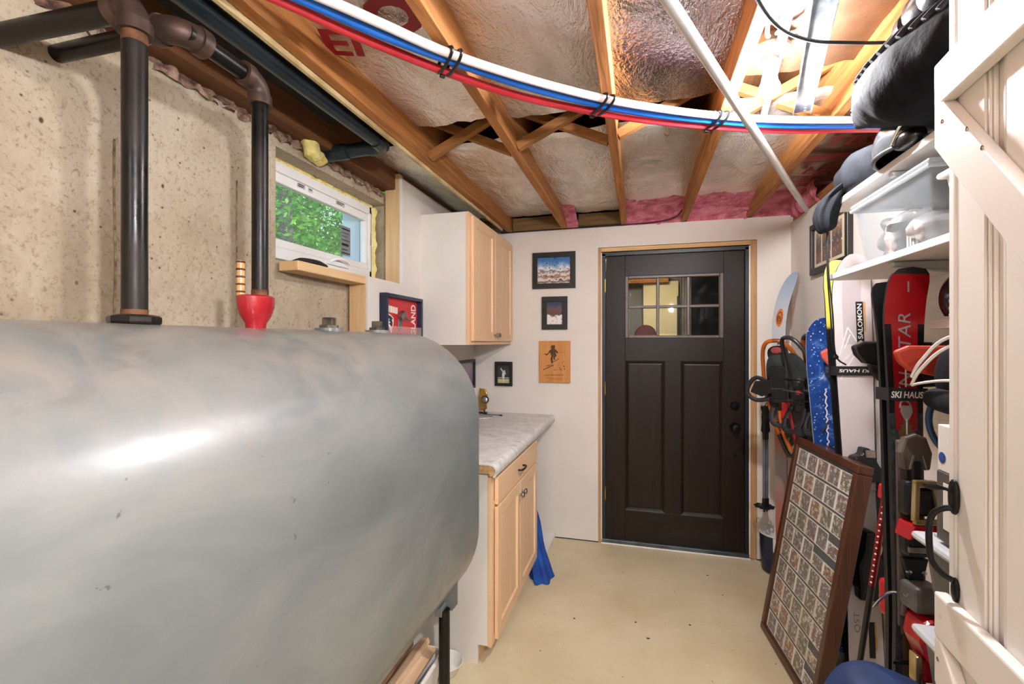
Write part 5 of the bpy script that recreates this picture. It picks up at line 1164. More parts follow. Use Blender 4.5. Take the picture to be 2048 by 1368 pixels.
for k in range(9):
    x = -1.12 + .041 * k; y0 = 1.14 + rn.uniform(0, .05)
    o = MB().bar((x + rn.uniform(-.01, .01), y0, .20 + rn.uniform(0, .06)), (x + rn.uniform(-.02, .02), 1.66 + rn.uniform(0, .03), .24 + rn.uniform(0, .05)), .04, .022, up=(rn.uniform(-.5, .5), 0, 1))
    if k % 3: tag(o.build('kindling_stick', M_['splinter'], None, .003), 'split stick of firewood in the white tote under the tank', 'firewood', 'firewood in the tote')
    else: tag(o.build('cardboard_strip', M_['cardboard'], None, .003), 'brown cardboard strip between the firewood under the tank', 'cardboard', 'cardboard in the tote')
rn = random.Random(11)
db = MB()
for (x, y) in ((-.33, 2.45), (-.02, 2.5), (.04, 2.38), (-.45, 2.15), (.25, 2.55), (.41, 3.12), (-.30, 1.86), (.12, 2.02), (.46, 2.9)):
    r = rn.uniform(.004, .011); a = rn.uniform(0, 3)
    db.prism([(r * math.cos(q + a) * rn.uniform(.5, 1.2), r * math.sin(q + a) * .6) for q in (0, 1.2, 2.5, 3.7, 5)], Matrix.Translation((x, y, .0005)), .002)
tag(db.build('floor_crumbs', pm('dark_crumbs', '#2b211a', '#4a3a2c', 60, .9)), 'dark crumbs scattered on the painted floor', 'debris', None, 'stuff')

# ---------------------------------------------------------------- framed sheet of trading cards leaning on the skis
cf = thing('trading_card_frame', (.63, 2.35, 0), 'large walnut frame of trading cards leaning against the ski gear', 'picture')
B0 = Vector((.601, 2.634, 0)); bt = Vector((.0895, -.996, 0)).normalized()
FW, FH = .577, .995; T0 = Vector((.769, 2.634, .981)); up_ = (T0 - B0 - bt * (T0 - B0).dot(bt)).normalized()
MFm = frame_M(B0, bt, up_)            # local z faces the room (-X)
fz = .016
if (MFm.to_3x3() @ Vector((0, 0, 1))).x > 0: MFm = frame_M(B0 + bt * FW, -bt, up_)
fb = .034
for nm, a in (('frame_bar', (0, FW, 0, fb)), ('frame_bar', (0, FW, FH - fb, FH)), ('frame_bar', (0, fb, fb, FH - fb)), ('frame_bar', (FW - fb, FW, fb, FH - fb))):
    MB(MFm).box(a[0], a[1], a[2], a[3], -.048, .008).build(nm, M_['walnut'], cf, .005)
MB(MFm).box(fb - .004, FW - fb + .004, fb - .004, FH - fb + .004, -.022, -.006).build('backing_sheet', pm('dark_slate_mat', '#20272b', '#2c3438', 6, .6), cf)
cms = [card_mat('card_print_%d' % k, k * 3.1, c) for k, c in enumerate([('#8a3b2c', '#5a6b78', '#b38a5a'), ('#4b5a3a', '#7d6a52', '#a9967a'), ('#6b5648', '#8f8478', '#454a52'), ('#b3762c', '#7a3b33', '#c7b28a'), ('#55423a', '#93765c', '#6d7a80')])]
white = M_['paper']; crm = pm('aged_card_border', '#cbbfa8', '#ddd3bf', 20, .5)
NC, NR = 5, 10; gx = (FW - 2 * fb - .012) / NC; gy_ = (FH - 2 * fb - .012) / NR
rn = random.Random(5)
for r_ in range(NR):
    for c_ in range(NC):
        x0 = fb + .006 + c_ * gx; y0 = fb + .006 + r_ * gy_
        m = MB(MFm); wdt = gx - .0006; hgt = gy_ - .0105 - (.026 if (r_ in (0, 1, 5, 6) and c_ >= 4) or (r_ == 5 and c_ == 3) else 0)
        m.box(x0, x0 + wdt, y0, y0 + hgt, -.0058, -.0045, 0)
        e = .004; m.add([(x0 + .013, y0 + e, -.0044), (x0 + wdt - e, y0 + e, -.0044), (x0 + wdt - e, y0 + hgt - e, -.0044), (x0 + .013, y0 + hgt - e, -.0044)], [(0, 1, 2, 3)], 1)
        m.build('card', [crm if rn.random() < .6 else white, cms[rn.randrange(5)]], cf)
lab_ = MB(MFm)
MB(MFm).box(FW * 0 + fb + .005, FW - fb - .005, FH - fb - .004, FH - fb - .001, -.0055, -.005).build('top_strip', M_['blackpl'], cf)
MB(MFm).box(fb - .002, FW - fb + .002, fb - .002, FH - fb + .002, -.0035, -.0025).build('glazing', sheer('picture_glass', '#ffffff', .05, .05), cf)
# ---------------------------------------------------------------- skis
def lerp_tab(tab, t):
    for (a, va), (b_, vb) in zip(tab, tab[1:]):
        if t <= b_: return va + (vb - va) * (t - a) / (b_ - a)
    return tab[-1][1]
def ski_M(tail, top, face):
    up = (Vector(top) - Vector(tail)).normalized(); f = Vector(face); f = (f - up * f.dot(up)).normalized()
    return frame_M(tail, up.cross(f), up, f)
def ski(name, label, M, L, widths, mats, matfn, tip=.05, tipfrom=.86, round_from=.955, thick=.012, base_mat=None, side_mat=None, sq=2.2, nr=110, nc=12, tail_lift=.0):
    """ski standing on its tail: local x across, y along, z out of the top sheet"""
    t = thing(name, tuple(M.translation), label, 'ski', 'skis on the right wall')
    def hw(s):
        w = lerp_tab(widths, s) / 2
        if s > round_from: w *= max(1 - ((s - round_from) / (1 - round_from)) ** sq, 0) ** (1 / sq)
        if s < .012: w *= .8 + .2 * s / .012
        return w
    def zc(s):
        z = 0
        if s > tipfrom: z += tip * ((s - tipfrom) / (1 - tipfrom)) ** 2
        return z
    rows = [1 - (1 - i / nr) ** 1.0 if i / nr < round_from else round_from + (1 - round_from) * (1 - (1 - (i / nr - round_from) / (1 - round_from)) ** 1.8) for i in range(nr + 1)]
    th = lambda s: thick * (1 - .55 * abs(2 * s - .95) ** 1.5)
    m = MB(M)
    def top(u, v): s = rows[round(u * nr)]; return ((2 * v - 1) * hw(s), s * L, zc(s) + th(s))
    def bot(u, v): s = rows[round(u * nr)]; return ((2 * v - 1) * hw(s), s * L, zc(s))
    m.grid(top, nr, nc, mat=lambda i, j: matfn(rows[i], (2 * (j + .5) / nc - 1)))
    o = m.build('top_sheet', mats, t, smooth=True)
    MB(M).grid(bot, nr, nc).build('base', base_mat or M_['blackpl'], t, smooth=True)
    e = MB(M)
    for sgn in (-1, 1):
        e.grid(lambda u, v: (sgn * hw(rows[round(u * nr)]), rows[round(u * nr)] * L, zc(rows[round(u * nr)]) + th(rows[round(u * nr)]) * v), nr, 1)
    e.grid(lambda u, v: ((2 * u - 1) * hw(0), 0, th(0) * v), 4, 1)
    e.build('sidewall', side_mat or M_['blackpl'], t)
    t['zf'] = 0; del t['zf']
    return t, (lambda s: zc(s) + th(s)), hw
def decal(t, M, name, mat, fn): m = MB(M); fn(m); return m.build(name, mat, t)
gold = pm('gold_binding', '#a8905a', '#cdbb8e', 12, .28, .75); bred = pm('binding_red', '#a30d16', '#c21420', 8, .25, coat=.4)
taupe = pm('binding_taupe', '#4a403a', '#5d5149', 8, .4); silver = pm('print_silver', '#a9a6a4', '#bdbab8', 30, .35, .5); pwhite = pm('print_white', '#d9d6d4', '#e6e4e2', 30, .5)

# red race skis, strapped as a pair, bases together
FD = Vector((.17, -.985, 0)); tail = Vector((.684, 1.455, .0)); top = Vector((.692, 1.512, 1.64))
MDy = ski_M(tail, top, FD)
dmat = [pm('ski_red', '#8f0f16', '#a8131b', 3, .25, coat=.5), pm('ski_black', '#0d0e10', '#17191c', 8, .3), pm('ski_tip_grey', '#2b2a29', '#3c3a38', 8, .3), wood('ski_gold_stripes', '#3a2c1c', '#8a7048', 'Z', .35, 1.6, 0, '#5d4a30'), pm('ski_grey_hatch', '#1d2226', '#3f474c', 60, .4)]
def dfn(s, u):
    a = abs(u)
    if s > .980: return 2
    if s > .90: return 0
    if s > .755: return 0 if a < .70 else 1
    if s > .735: return 0 if a < .70 and a > (.755 - s) * 20 else (3 if a < .6 else 4)
    return 3 if a < .58 else 4
dw = [(0, .096), (.1, .090), (.45, .068), (.8, .086), (.93, .103), (1, .103)]
dyn, dz_, dh = ski('red_race_ski', 'red and black race ski facing the room with gold and red bindings', MDy, 1.655, dw, dmat, dfn, .035, .9, .965, .014, sq=3.2)
T = lambda x, y, z: Matrix.Translation((x, y, z))
zt = lambda y: dz_(y / 1.655) + .0008
MB(MDy).text('DYNASTAR', .046, T(.014, 1.265, zt(1.35)) @ Matrix.Rotation(R(90), 4, 'Z'), shear=.15, width=.27).build('lettering', silver, dyn)
MB(MDy).box(-.004, .0, 1.59, 1.635, zt(1.6) + .004, zt(1.6) + .0045).build('slash_print', silver, dyn)
MB(MDy).box(-.002, .002, 1.335, 1.385, zt(1.36), zt(1.36) + .0004).build('centre_line', pwhite, dyn)
MB(MDy).box(-.002, .002, 1.195, 1.25, zt(1.22), zt(1.22) + .0004).build('centre_line', pwhite, dyn)
MB(MDy).prism([(-.013, 1.285), (.013, 1.285), (.015, 1.268), (.007, 1.250), (.0, 1.242), (-.007, 1.250), (-.015, 1.268)], T(0, 0, zt(1.26)), .0006).build('shield_badge', silver, dyn)
def binding(t, M, y0, zf, k=1.0, red=bred, shell=taupe, metal=gold):
    z = zf
    # plate
    MB(M).box(-.034, .034, y0 - .46, y0 + .03, z, z + .012).build('binding_plate', shell, t, .006)
    # toe piece: sloping nose, wings, metal cage, red lip, black body
    n = MB(M); n.prism([(-.034, 0), (.034, 0), (.04, .045), (.026, .085), (.0, .095), (-.026, .085), (-.04, .045)], T(0, y0 - .045, z + .01), .022); n.build('toe_nose', shell, t, .006)
    for s in (-1, 1): MB(M).bar((s * .010, y0 - .005, z + .035), (s * .020, y0 - .042, z + .035), .005, .004).build('toe_trim', M_['chrome'], t, .001)
    MB(M).box(-.012, .012, y0 - .075, y0 - .02, z + .012, z + .034).build('toe_latch', M_['blackpl'], t, .004)
    MB(M).box(-.038, .038, y0 - .16, y0 - .07, z + .012, z + .05).build('toe_body', M_['blackpl'], t, .01)
    c = MB(M)
    for s in (-1, 1): c.bar((s * .020, y0 - .073, z + .056), (s * .034, y0 - .165, z + .07), .013, .014)
    c.bar((-.026, y0 - .073, z + .056), (.026, y0 - .073, z + .056), .018, .014); c.bar((-.036, y0 - .165, z + .07), (.036, y0 - .165, z + .07), .014, .014)
    c.build('toe_cage', metal, t, .003)
    MB(M).box(-.014, .014, y0 - .15, y0 - .09, z + .045, z + .062).build('setting_window', M_['blackrub'], t, .003)
    MB(M).prism([(-.048, -.030), (-.036, .012), (.036, .012), (.048, -.030), (.028, -.018), (-.028, -.018)], T(0, y0 - .185, z + .012), .062).build('toe_lip', red, t, .006)
    MB(M).box(-.036, .036, y0 - .265, y0 - .205, z + .01, z + .05).build('brake_pad', M_['blackpl'], t, .012)
    MB(M).box(-.036, .036, y0 - .250, y0 - .235, z + .046, z + .054).build('afd_plate', M_['nickel'], t, .002)
    sc = MB(M)
    for x, y in ((-.018, -.31), (.018, -.31), (-.018, -.44), (.018, -.44)): sc.lathe([(.001, .006), (.0065, .005), (.0065, 0)], (x, y0 + y, z + .022), 12)
    MB(M).prism([(-.032, 0), (.032, 0), (.018, -.06), (-.018, -.06)], T(0, y0 - .275, z + .01), .014).build('heel_track', M_['blackpl'], t, .003)
    sc.build('screws', M_['chrome'], t)['kind'] = 'stuff'
    for s in (-1, 1): MB(M).bar((s * .022, y0 - .345, z + .02), (s * .030, y0 - .425, z + .02), .010, .012).build('track_arm', shell, t, .003)
    MB(M).prism([(-.008, 0), (.008, 0), (.009, -.02), (.0, -.032), (-.009, -.02)], T(0, y0 - .345, z + .012), .01).build('indicator', metal, t, .001)
    MB(M).box(-.034, .034, y0 - .475, y0 - .425, z + .01, z + .024).build('heel_base', M_['blackpl'], t, .008)
    return t
binding(dyn, MDy, 1.165, zt(1.0))
hy = .80; z = zt(.7)
MB(MDy).box(-.036, .036, hy - .03, hy + .035, z + .01, z + .075).build('heel_brake', pm('grey_heel', '#4b4744', '#6a6561', 14, .45), dyn, .01)
MB(MDy).tube(smooth_path([(-.034, hy, z + .04), (-.06, hy + .005, z + .03), (-.075, hy - .02, z + .01), (-.078, hy - .06, z - .02)], 6), .0035, 8).build('brake_arm', M_['chrome'], dyn, smooth=True)
MB(MDy).prism([(-.05, -.015), (-.042, .035), (-.02, .042), (.02, .04), (.045, .025), (.052, -.03), (.030, -.07), (-.028, -.07)], T(.012, hy - .075, z + .02), .075).build('heel_housing', bred, dyn, .012)
MB(MDy).box(-.022, .038, hy - .20, hy - .14, z + .02, z + .07).build('heel_lever', bred, dyn, .01)
for s in (-.03, .048): MB(MDy).bar((s, hy - .13, z + .06), (s * .8, hy - .205, z + .05), .014, .03).build('heel_lever_edge', gold, dyn, .004)
MB(MDy).text('SPX', .016, T(.0, hy - .115, z + .0955), bold=.02).build('lettering', silver, dyn)
MB(MDy).box(-.046, .046, .605, .615, zt(.5), zt(.5) + .006).build('tail_strap', M_['blackpl'], dyn, .002)
MB(MDy).box(-.003, .003, .45, .63, zt(.5), zt(.5) + .002).build('tail_line', silver, dyn)
# partner ski behind, base to base
MD2 = ski_M(tail + Vector((.002, .016, 0)), top + Vector((-.003, .020, -.01)), -FD)
dyn2, dz2, _h = ski('red_race_ski', 'second race ski of the red pair, seen edge on behind its twin', MD2, 1.63, dw, dmat, dfn, .03, .88, .965, .014, base_mat=pm('ski_base_black', '#121314', '#1d1f20', 6, .3), sq=3.2)
MB(MD2).prism([(-.03, -.03), (-.03, .012), (.036, .012), (.040, -.03)], T(0, 1.05, dz2(.6)), .02).build('toe_lip', bred, dyn2, .006)
MB(MD2).box(-.03, .03, 1.085, 1.16, dz2(.6), dz2(.6) + .022).build('toe_cage', gold, dyn2, .01)
MB(MD2).box(-.036, .036, .70, .80, dz2(.45), dz2(.45) + .03).build('heel_housing', bred, dyn2, .012)
def strap(name, label, M, y, h, w, d0, d1, words, size, flip=False):
    t = thing(name, tuple(M @ Vector((0, y, 0))), label, 'strap', 'ski straps')
    b = MB(M); b.box(-w, w, y - h / 2, y + h / 2, d1, d1 + .003); b.box(-w, w, y - h / 2, y + h / 2, d0 - .003, d0); b.box(-w - .003, -w, y - h / 2, y + h / 2, d0 - .003, d1 + .003); b.box(w, w + .003, y - h / 2, y + h / 2, d0 - .003, d1 + .003)
    b.build('band', M_['blackrub'], t)
    Mt = T(-w * .94, y - size * .36, d1 + .0036) if not flip else T(w * .9, y + size * .36, d1 + .0036) @ Matrix.Rotation(R(180), 4, 'Z')
    MB(M).text(words, size, Mt, bold=.02, shear=.15, width=w * 1.75).build('lettering', pwhite, t)
strap('ski_strap', 'black strap lettered in white around the red skis', MDy, 1.315, .034, .046, -.03, .016, 'SKI HAUS', .024)

# pale grey freeride skis with yellow base partner
FS = Vector((.10, -.995, 0)); st0 = Vector((.889, 2.20, .0)); st1 = Vector((.872, 2.327, 1.831))
MSa = ski_M(st0, st1, FS)
stripe = _base('ski_fine_stripes')
def _stripes():
    m, nt, b = stripe; b.inputs['Roughness'].default_value = .35
    co = _coord(nt); wv = nt.nodes.new('ShaderNodeTexWave'); wv.bands_direction = 'X'; wv.inputs['Scale'].default_value = 95
    nt.links.new(co, wv.inputs['Vector']); nt.links.new(_ramp(nt, wv.outputs[1], [(.3, S('#a39a9a')), (.6, S('#c6bdbd'))]), b.inputs['Base Color']); return m
smat = [pm('ski_pale_grey', '#c4bbbb', '#cfc7c7', 2, .32, coat=.3), _stripes(), pm('ski_mid_grey', '#8f8a8c', '#9d989a', 4, .35)]  # last entry is a plain mid grey
def sfn(s, u):
    if .79 < s < .965 and abs(u + .05) < .48: return 1
    return 0
sw = [(0, .124), (.08, .13), (.45, .114), (.85, .150), (.93, .148), (1, .11)]
sal, sz, sh = ski('pale_freeride_ski', 'pale grey freeride ski with black name label and black bindings', MSa, 1.83, sw, smat, sfn, .045, .88, .95, .013, sq=2.3)
zs = lambda y: sz(y / 1.83) + .0008
lx, ly = .040, 1.455
MB(MSa).prism([(-.014, 0), (0, .012), (.014, 0), (.014, .175), (-.014, .175)], T(lx - .012, ly, zs(1.5)), .0004).build('name_label', M_['blackpl'], sal)
MB(MSa).box(lx + .004, lx + .010, ly + .045, ly + .175, zs(1.5), zs(1.5) + .0004).build('orange_bar', pm('orange_bar', '#c98a3c', '#d8a860', 9, .5), sal)
MB(MSa).text('SALOMON', .026, T(lx - .0035, ly + .016, zs(1.5) + .0006) @ Matrix.Rotation(R(90), 4, 'Z'), bold=.015, width=.150).build('lettering', pwhite, sal)
mt = MB(MSa)
for (a, b_) in (((-.055, 1.40), (-.02, 1.52)), ((-.02, 1.52), (.012, 1.46)), ((-.055, 1.36), (.018, 1.44)), ((.018, 1.44), (.062, 1.37)), ((-.055, 1.30), (.018, 1.43)), ((-.035, 1.43), (-.012, 1.49))): mt.bar((a[0], a[1], zs(1.42)), (b_[0], b_[1], zs(1.42)), .005, .0006)
mt.build('mountain_print', pwhite, sal)
MB(MSa).box(.012, .033, .175, .315, zs(.25), zs(.36) + .0004).build('model_label', M_['blackpl'], sal)
MB(MSa).box(.034, .040, .205, .315, zs(.25), zs(.36) + .0004).build('orange_bar', MATS['orange_bar'], sal)
MB(MSa).text('ONE O SIX', .024, T(.030, .181, zs(.25) + .0006) @ Matrix.Rotation(R(90), 4, 'Z'), width=.128).build('lettering', pm('print_teal', '#9fb0ae', '#b5c4c2', 30, .5), sal)
MB(MSa).text('QST', .03, T(-.02, .27, zs(.3)) @ Matrix.Rotation(R(90), 4, 'Z'), width=.08).build('lettering', pm('print_grey', '#77737a', '#86828a', 30, .5), sal)
# black alpine bindings
bk = M_['blackpl']
MB(MSa).prism([(-.045, 0), (.05, 0), (.058, .05), (.03, .10), (.018, .135), (-.006, .14), (-.012, .11), (-.045, .10)], T(0, .885, zs(.97)), .06).build('toe_body', bk, sal, .01)
MB(MSa).box(-.006, .030, 0.985, 1.015, zs(1.0) + .06, zs(1.0) + .066).build('toe_window', M_['nickel'], sal, .006)
MB(MSa).box(-.01, .02, .92, .945, zs(1.0) + .06, zs(1.0) + .066).build('toe_mark', pm('grey_mark', '#77797c', '#8d8f92', 9, .5), sal, .003)
MB(MSa).bar((.052, .94, zs(1) + .03), (.078, .88, zs(1) + .035), .02, .03).build('toe_wing', bk, sal, .005)
MB(MSa).box(-.03, .05, .845, .88, zs(.9), zs(.9) + .022).build('afd_plate', M_['nickel'], sal, .004)
MB(MSa).prism([(-.05, 0), (.045, 0), (.05, .10), (.02, .19), (.02, .24), (-.02, .24), (-.03, .16), (-.055, .10)], T(0, .455, zs(.6)), .075).build('heel_body', bk, sal, .014)
MB(MSa).box(-.04, .03, .415, .46, zs(.5), zs(.5) + .05).build('heel_lever', bk, sal, .01)
MB(MSa).tube(smooth_path([(.04, .61, zs(.6) + .02), (.065, .63, zs(.6) + .01), (.07, .60, zs(.6)), (.065, .57, zs(.6) - .01)], 6), .004, 8).build('brake_arm', M_['chrome'], sal, smooth=True)
MS2 = ski_M(st0 + Vector((.002, .018, 0)), st1 + Vector((-.018, .022, .005)), -FS)
ybase = printed('ski_yellow_base', 'Z', 1.3, 1.8, [(0, '#141414'), (.42, '#141414'), (.45, '#c9b53c'), (.5, '#d8c64e'), (1, '#e0d060')], 3, .02)
sal2, sz2, _q = ski('pale_freeride_ski', 'second freeride ski with yellow base, behind the pale grey one', MS2, 1.83, sw, smat, sfn, .045, .88, .95, .013, base_mat=ybase, sq=2.3)
MB(MS2).box(-.04, .04, .93, 1.05, sz2(.5), sz2(.5) + .05).build('toe_body', bk, sal2, .01)
strap('ski_strap', 'black strap with small white print around the pale skis', MSa, 1.335, .039, .075, -.03, .014, 'SKI HAUS', .018, True)

# blue ski
MBl = ski_M((.900, 2.52, 0), (.815, 2.475, 1.575), (.05, -.998, 0))
def blue_mat():
    m, nt, b = _base('ski_blue_speckle'); b.inputs['Roughness'].default_value = .25; b.inputs['Coat Weight'].default_value = .4
    co = _coord(nt); f = _noise(nt, co, 9, 5, .7, 1.5); c = _ramp(nt, f, [(.4, S('#1c3a7d')), (.55, S('#24498f')), (.66, S('#5c83bd')), (.75, S('#b9cbe0'))])
    v = nt.nodes.new('ShaderNodeTexVoronoi'); v.inputs['Scale'].default_value = 60; nt.links.new(co, v.inputs[0])
    nt.links.new(_mix(nt, _ramp(nt, v.outputs[0], [(.14, (1, 1, 1, 1)), (.22, (0, 0, 0, 1))]), c, S('#b4c6dd')), b.inputs['Base Color']); return m
blu, bz_, _q = ski('blue_ski', 'blue ski with white speckles leaning behind the card frame', MBl, 1.57, [(0, .10), (.45, .095), (.85, .143), (.95, .138), (1, .116)], [blue_mat()], lambda s, u: 0, .03, .9, .95, .012, side_mat=pm('ski_edge_pale', '#9a9ea6', '#b4b8bf', 8, .4), sq=2.4)
zb_ = lambda y: bz_(y / 1.57) + .0008
zg = MB(MBl)
pts = [(.0045 * math.sin(k * 2.4), 1.24 - k * .013, zb_(1.1)) for k in range(26)]
zg.tube(pts, .0032, 6, flat=(.2, 1), up=(0, 0, 1)); zg.build('zigzag_line', pwhite, blu)
dm_ = dome((0, .90, 0), (.045, .075, .05), 1.57); mm = MB(MBl); mm.v = [tuple(MBl @ (Vector(v) + Vector((0, 0, zb_(.9))))) for v in dm_.v]; mm.f = dm_.f; mm.m = dm_.m
mm.build('binding_hood', pm('smoky_green_plastic', '#1c211e', '#2c332f', 8, .25), blu, smooth=True)
blu2, _a, _b = ski('blue_ski', 'red edged ski standing right behind the blue speckled ski', ski_M((.908, 2.545, 0), (.838, 2.505, 1.555), (-.05, .998, 0)), 1.56, [(0, .10), (.45, .09), (.85, .13), (.95, .13), (1, .11)], [blue_mat()], lambda s, u: 0, .02, .9, .95, .012, base_mat=M_['blackpl'], side_mat=pm('ski_edge_red', '#8a2020', '#a52b2b', 8, .4), sq=2.4)

# silver and orange ski in the corner, base to the room, tip curling to the wall
MOr = ski_M((.835, 3.15, 0), (.80, 3.12, 1.88), (.80, .60, 0))
ob_ = printed('ski_silver_orange', 'Z', .3, 1.9, [(0, '#b5562a'), (.25, '#8f9296'), (.38, '#b3602f'), (.46, '#a9adb2'), (.68, '#c2c6cb'), (.8, '#b9bcc0'), (1, '#8fa3bb')], 7, .14)
orr, oz_, _q = ski('silver_orange_ski', 'silver ski with orange marks whose curved tip rises in the corner by the door', MOr, 1.88, [(0, .085), (.5, .075), (.85, .094), (.93, .094), (1, .08)], [M_['blackpl']], lambda s, u: 0, .15, .80, .955, .010, base_mat=ob_, side_mat=M_['nickel'], sq=2.4)
# orange oval mark on the base
oy = MB(MOr)
def on_base(x, y):
    s = y / 1.88; z = .15 * ((s - .80) / .2) ** 2 if s > .8 else 0
    return (x, y, z - .0008)
og = pm('orange_mark', '#b9642c', '#cf7a3a', 8, .4)
oy.add([on_base(0, 1.60)] + [on_base(.024 * math.cos(a), 1.60 + .055 * math.sin(a)) for a in [2 * math.pi * k / 24 for k in range(24)]], [(0, 1 + k, 1 + (k + 1) % 24) for k in range(24)]); oy.build('oval_mark', og, orr)
MB(MOr).tube([on_base(.016 * math.cos(a), 1.60 + .034 * math.sin(a)) for a in [2 * math.pi * k / 24 for k in range(24)]], .0025, 6, closed=True).build('oval_ring', pm('brown_ring', '#5a3018', '#6d3d20', 8, .5), orr)
MB(MOr).text('B', .05, Matrix.Translation(on_base(.014, 1.578)) @ Matrix.Rotation(R(180), 4, 'Y'), ext=.0006).build('lettering', MATS['brown_ring'], orr)
MB(MOr).text('2', .05, Matrix.Translation(on_base(.014, 1.44)) @ Matrix.Rotation(R(180), 4, 'Y'), ext=.0006).build('lettering', M_['blackpl'], orr)

# wall rail with padded arms holding the skis
wr_ = thing('ski_rack', (XR, 2.3, 1.44), 'white perforated wall rail with padded black and red ski arms', 'rack')
box('rail', M_['melamine'], wr_, XR - .006, XR - .001, 1.35, 3.30, 1.422, 1.458, .001)
hh = MB()
for k in range(24): hh.lathe([(.001, -.0002), (.004, 0)], (XR - .0064, 1.45 + k * .078, 1.44), 8, axis='X')
hh.build('rail_holes', M_['blackpl'], wr_)['kind'] = 'stuff'
padr = pm('pad_red', '#9c2a17', '#b5351f', 8, .6); padc = pm('pad_coral', '#b94a38', '#c85a46', 8, .6)
def arm(y, x0, mat, back, zc_=1.405, h=.062, tilt=0, th=.02):
    m = MB(); L = XR - .008 - x0
    pts = [(x0, zc_ + h * .32), (x0 + .03, zc_ + h * .5), (x0 + L * .5, zc_ + h * .5), (XR - .008, zc_ + h * .42), (XR - .008, zc_ - h * .42), (x0 + L * .35, zc_ - h * .55), (x0 + .03, zc_ - h * .3), (x0 + .008, zc_ + h * .0)]
    m.prism(pts, frame_M((0, y + th / 2, 0), (1, 0, tilt), (0, 0, 1)), th)
    return m.build('padded_arm', mat, wr_, .007, smooth=False)
arm(1.365, .607, padr, 0, 1.408, .078); arm(1.43, .72, M_['blackrub'], 0, 1.43, .075)
arm(1.70, .645, M_['leather'], 0, 1.415, .085, th=.03); arm(1.735, .70, M_['blackrub'], 0, 1.36, .09)
arm(2.395, .785, padc, 0, 1.380, .09); arm(2.42, .80, M_['blackrub'], 0, 1.375, .105)

# ---------------------------------------------------------------- snowshoes, trekking poles, ski pole
def snowshoe(name, label, M, L, Wd, tubes, accents):
    t = thing(name, tuple(M.translation), label, 'snowshoe', 'snowshoes hung by the door')
    out = []
    for k in range(64):
        a = 2 * math.pi * k / 64; y = math.sin(a); x = math.cos(a)
        w = Wd / 2 * (1.0 if y > 0 else (1 - .55 * (-y) ** 1.3))
        Y = L * (.62 + .38 * y) if y > 0 else L * .62 * (1 + y)
        z = .07 * max(0, (Y / L - .72) / .28) ** 1.6
        out.append(Vector((w * math.copysign(abs(x) ** .75, x), Y, z)))
    n0 = 0
    MB(M).tube(out, .0105, 12, closed=True).build('frame_tube', tubes[0], t, smooth=True)
    for (i0, i1, mt) in accents: MB(M).tube([out[i % 64] for i in range(i0, i1 + 1)], .0112, 12).build('frame_sleeve', mt, t, smooth=True)
    dk = MB(M); c = len(out); inn = [Vector((v.x * .9, L * .08 + v.y * .80, v.z * .7 - .002)) for v in out]
    dk.add([Vector((0, L * .45, 0))] + inn, [(0, 1 + k, 1 + (k + 1) % 64) for k in range(64)])
    dk.build('deck', pm('charcoal_deck', '#23282a', '#343b3d', 10, .5), t)
    # binding: base plate, toe cup straps, heel strap with buckles
    MB(M).box(-.045, .045, L * .42, L * .66, .006, .016).build('binding_plate', M_['blackpl'], t, .006)
    for q, (y, h) in enumerate(((.66, .055), (.57, .065), (.49, .06))):
        MB(M).tube(smooth_path([(-.055, L * y, .008), (-.058, L * y + .005, h * .6), (-.03, L * y + .012, h), (.03, L * y + .012, h), (.058, L * y + .005, h * .6), (.055, L * y, .008)], 5), .012, 8, flat=(.35, 1), up=(0, 1, 0)).build('strap', [M_['blackrub'], pm('strap_grey', '#3b4449', '#515b60', 9, .5), M_['blackrub']][q], t, smooth=True)
        MB(M).cbox((.045, L * y + .008, h * .75), (.022, .022, .014)).build('buckle', [M_['nickel'], bred, M_['blackpl']][q], t, .004)
    MB(M).tube(smooth_path([(-.045, L * .46, .02), (-.06, L * .36, .05), (-.035, L * .29, .07), (.035, L * .29, .07), (.06, L * .36, .05), (.045, L * .46, .02)], 6), .013, 8, flat=(.3, 1)).build('heel_strap', M_['blackrub'], t, smooth=True)
    cr_ = MB(M)
    for x, y in ((-.05, .3), (.05, .3), (-.04, .2), (.04, .2), (0, .15)): cr_.lathe([(.001, .002), (.004, .002), (.004, 0)], (x, L * y, .004), 8)
    cr_.build('rivets', M_['nickel'], t)['kind'] = 'stuff'
    return t
orange = pm('orange_tube', '#b3571c', '#c96a2a', 6, .28, .3); gun = pm('gunmetal_tube', '#2c2b2c', '#454344', 6, .3, .5); maroon = pm('dark_red_tube', '#6d1418', '#8a1d22', 6, .3, .3)
def at_dir(o, up, face): up = Vector(up).normalized(); f = Vector(face); f = (f - up * f.dot(up)).normalized(); return frame_M(o, up.cross(f), up, f)
s1 = snowshoe('snowshoe', 'orange tubed snowshoe with black straps, nearest the door', at_dir((.80, 2.86, .83), (-.10, -.02, 1), (-.62, -.78, 0)), .64, .205, [orange], [(10, 22, orange), (40, 60, gun), (13, 16, M_['blackpl'])])
MB(at_dir((.80, 2.86, .83), (-.10, -.02, 1), (-.62, -.78, 0))).blob((0, .585, .04), (.03, .02, .006), 2.2, n=20).build('maker_badge', pm('badge_red', '#7d2a28', '#9a4a44', 60, .4), s1, smooth=True)
MB(at_dir((.80, 2.86, .83), (-.10, -.02, 1), (-.62, -.78, 0))).blob((0, .565, .03), (.055, .045, .006), 2.4, n=24).build('nose_cover', M_['blackpl'], s1, smooth=True)
snowshoe('snowshoe', 'gunmetal tubed snowshoe with dark red panel, leaning beside the orange one', at_dir((.80, 2.66, .82), (-.03, .0, 1), (-.93, -.36, 0)), .66, .20, [gun], [(34, 44, maroon)])
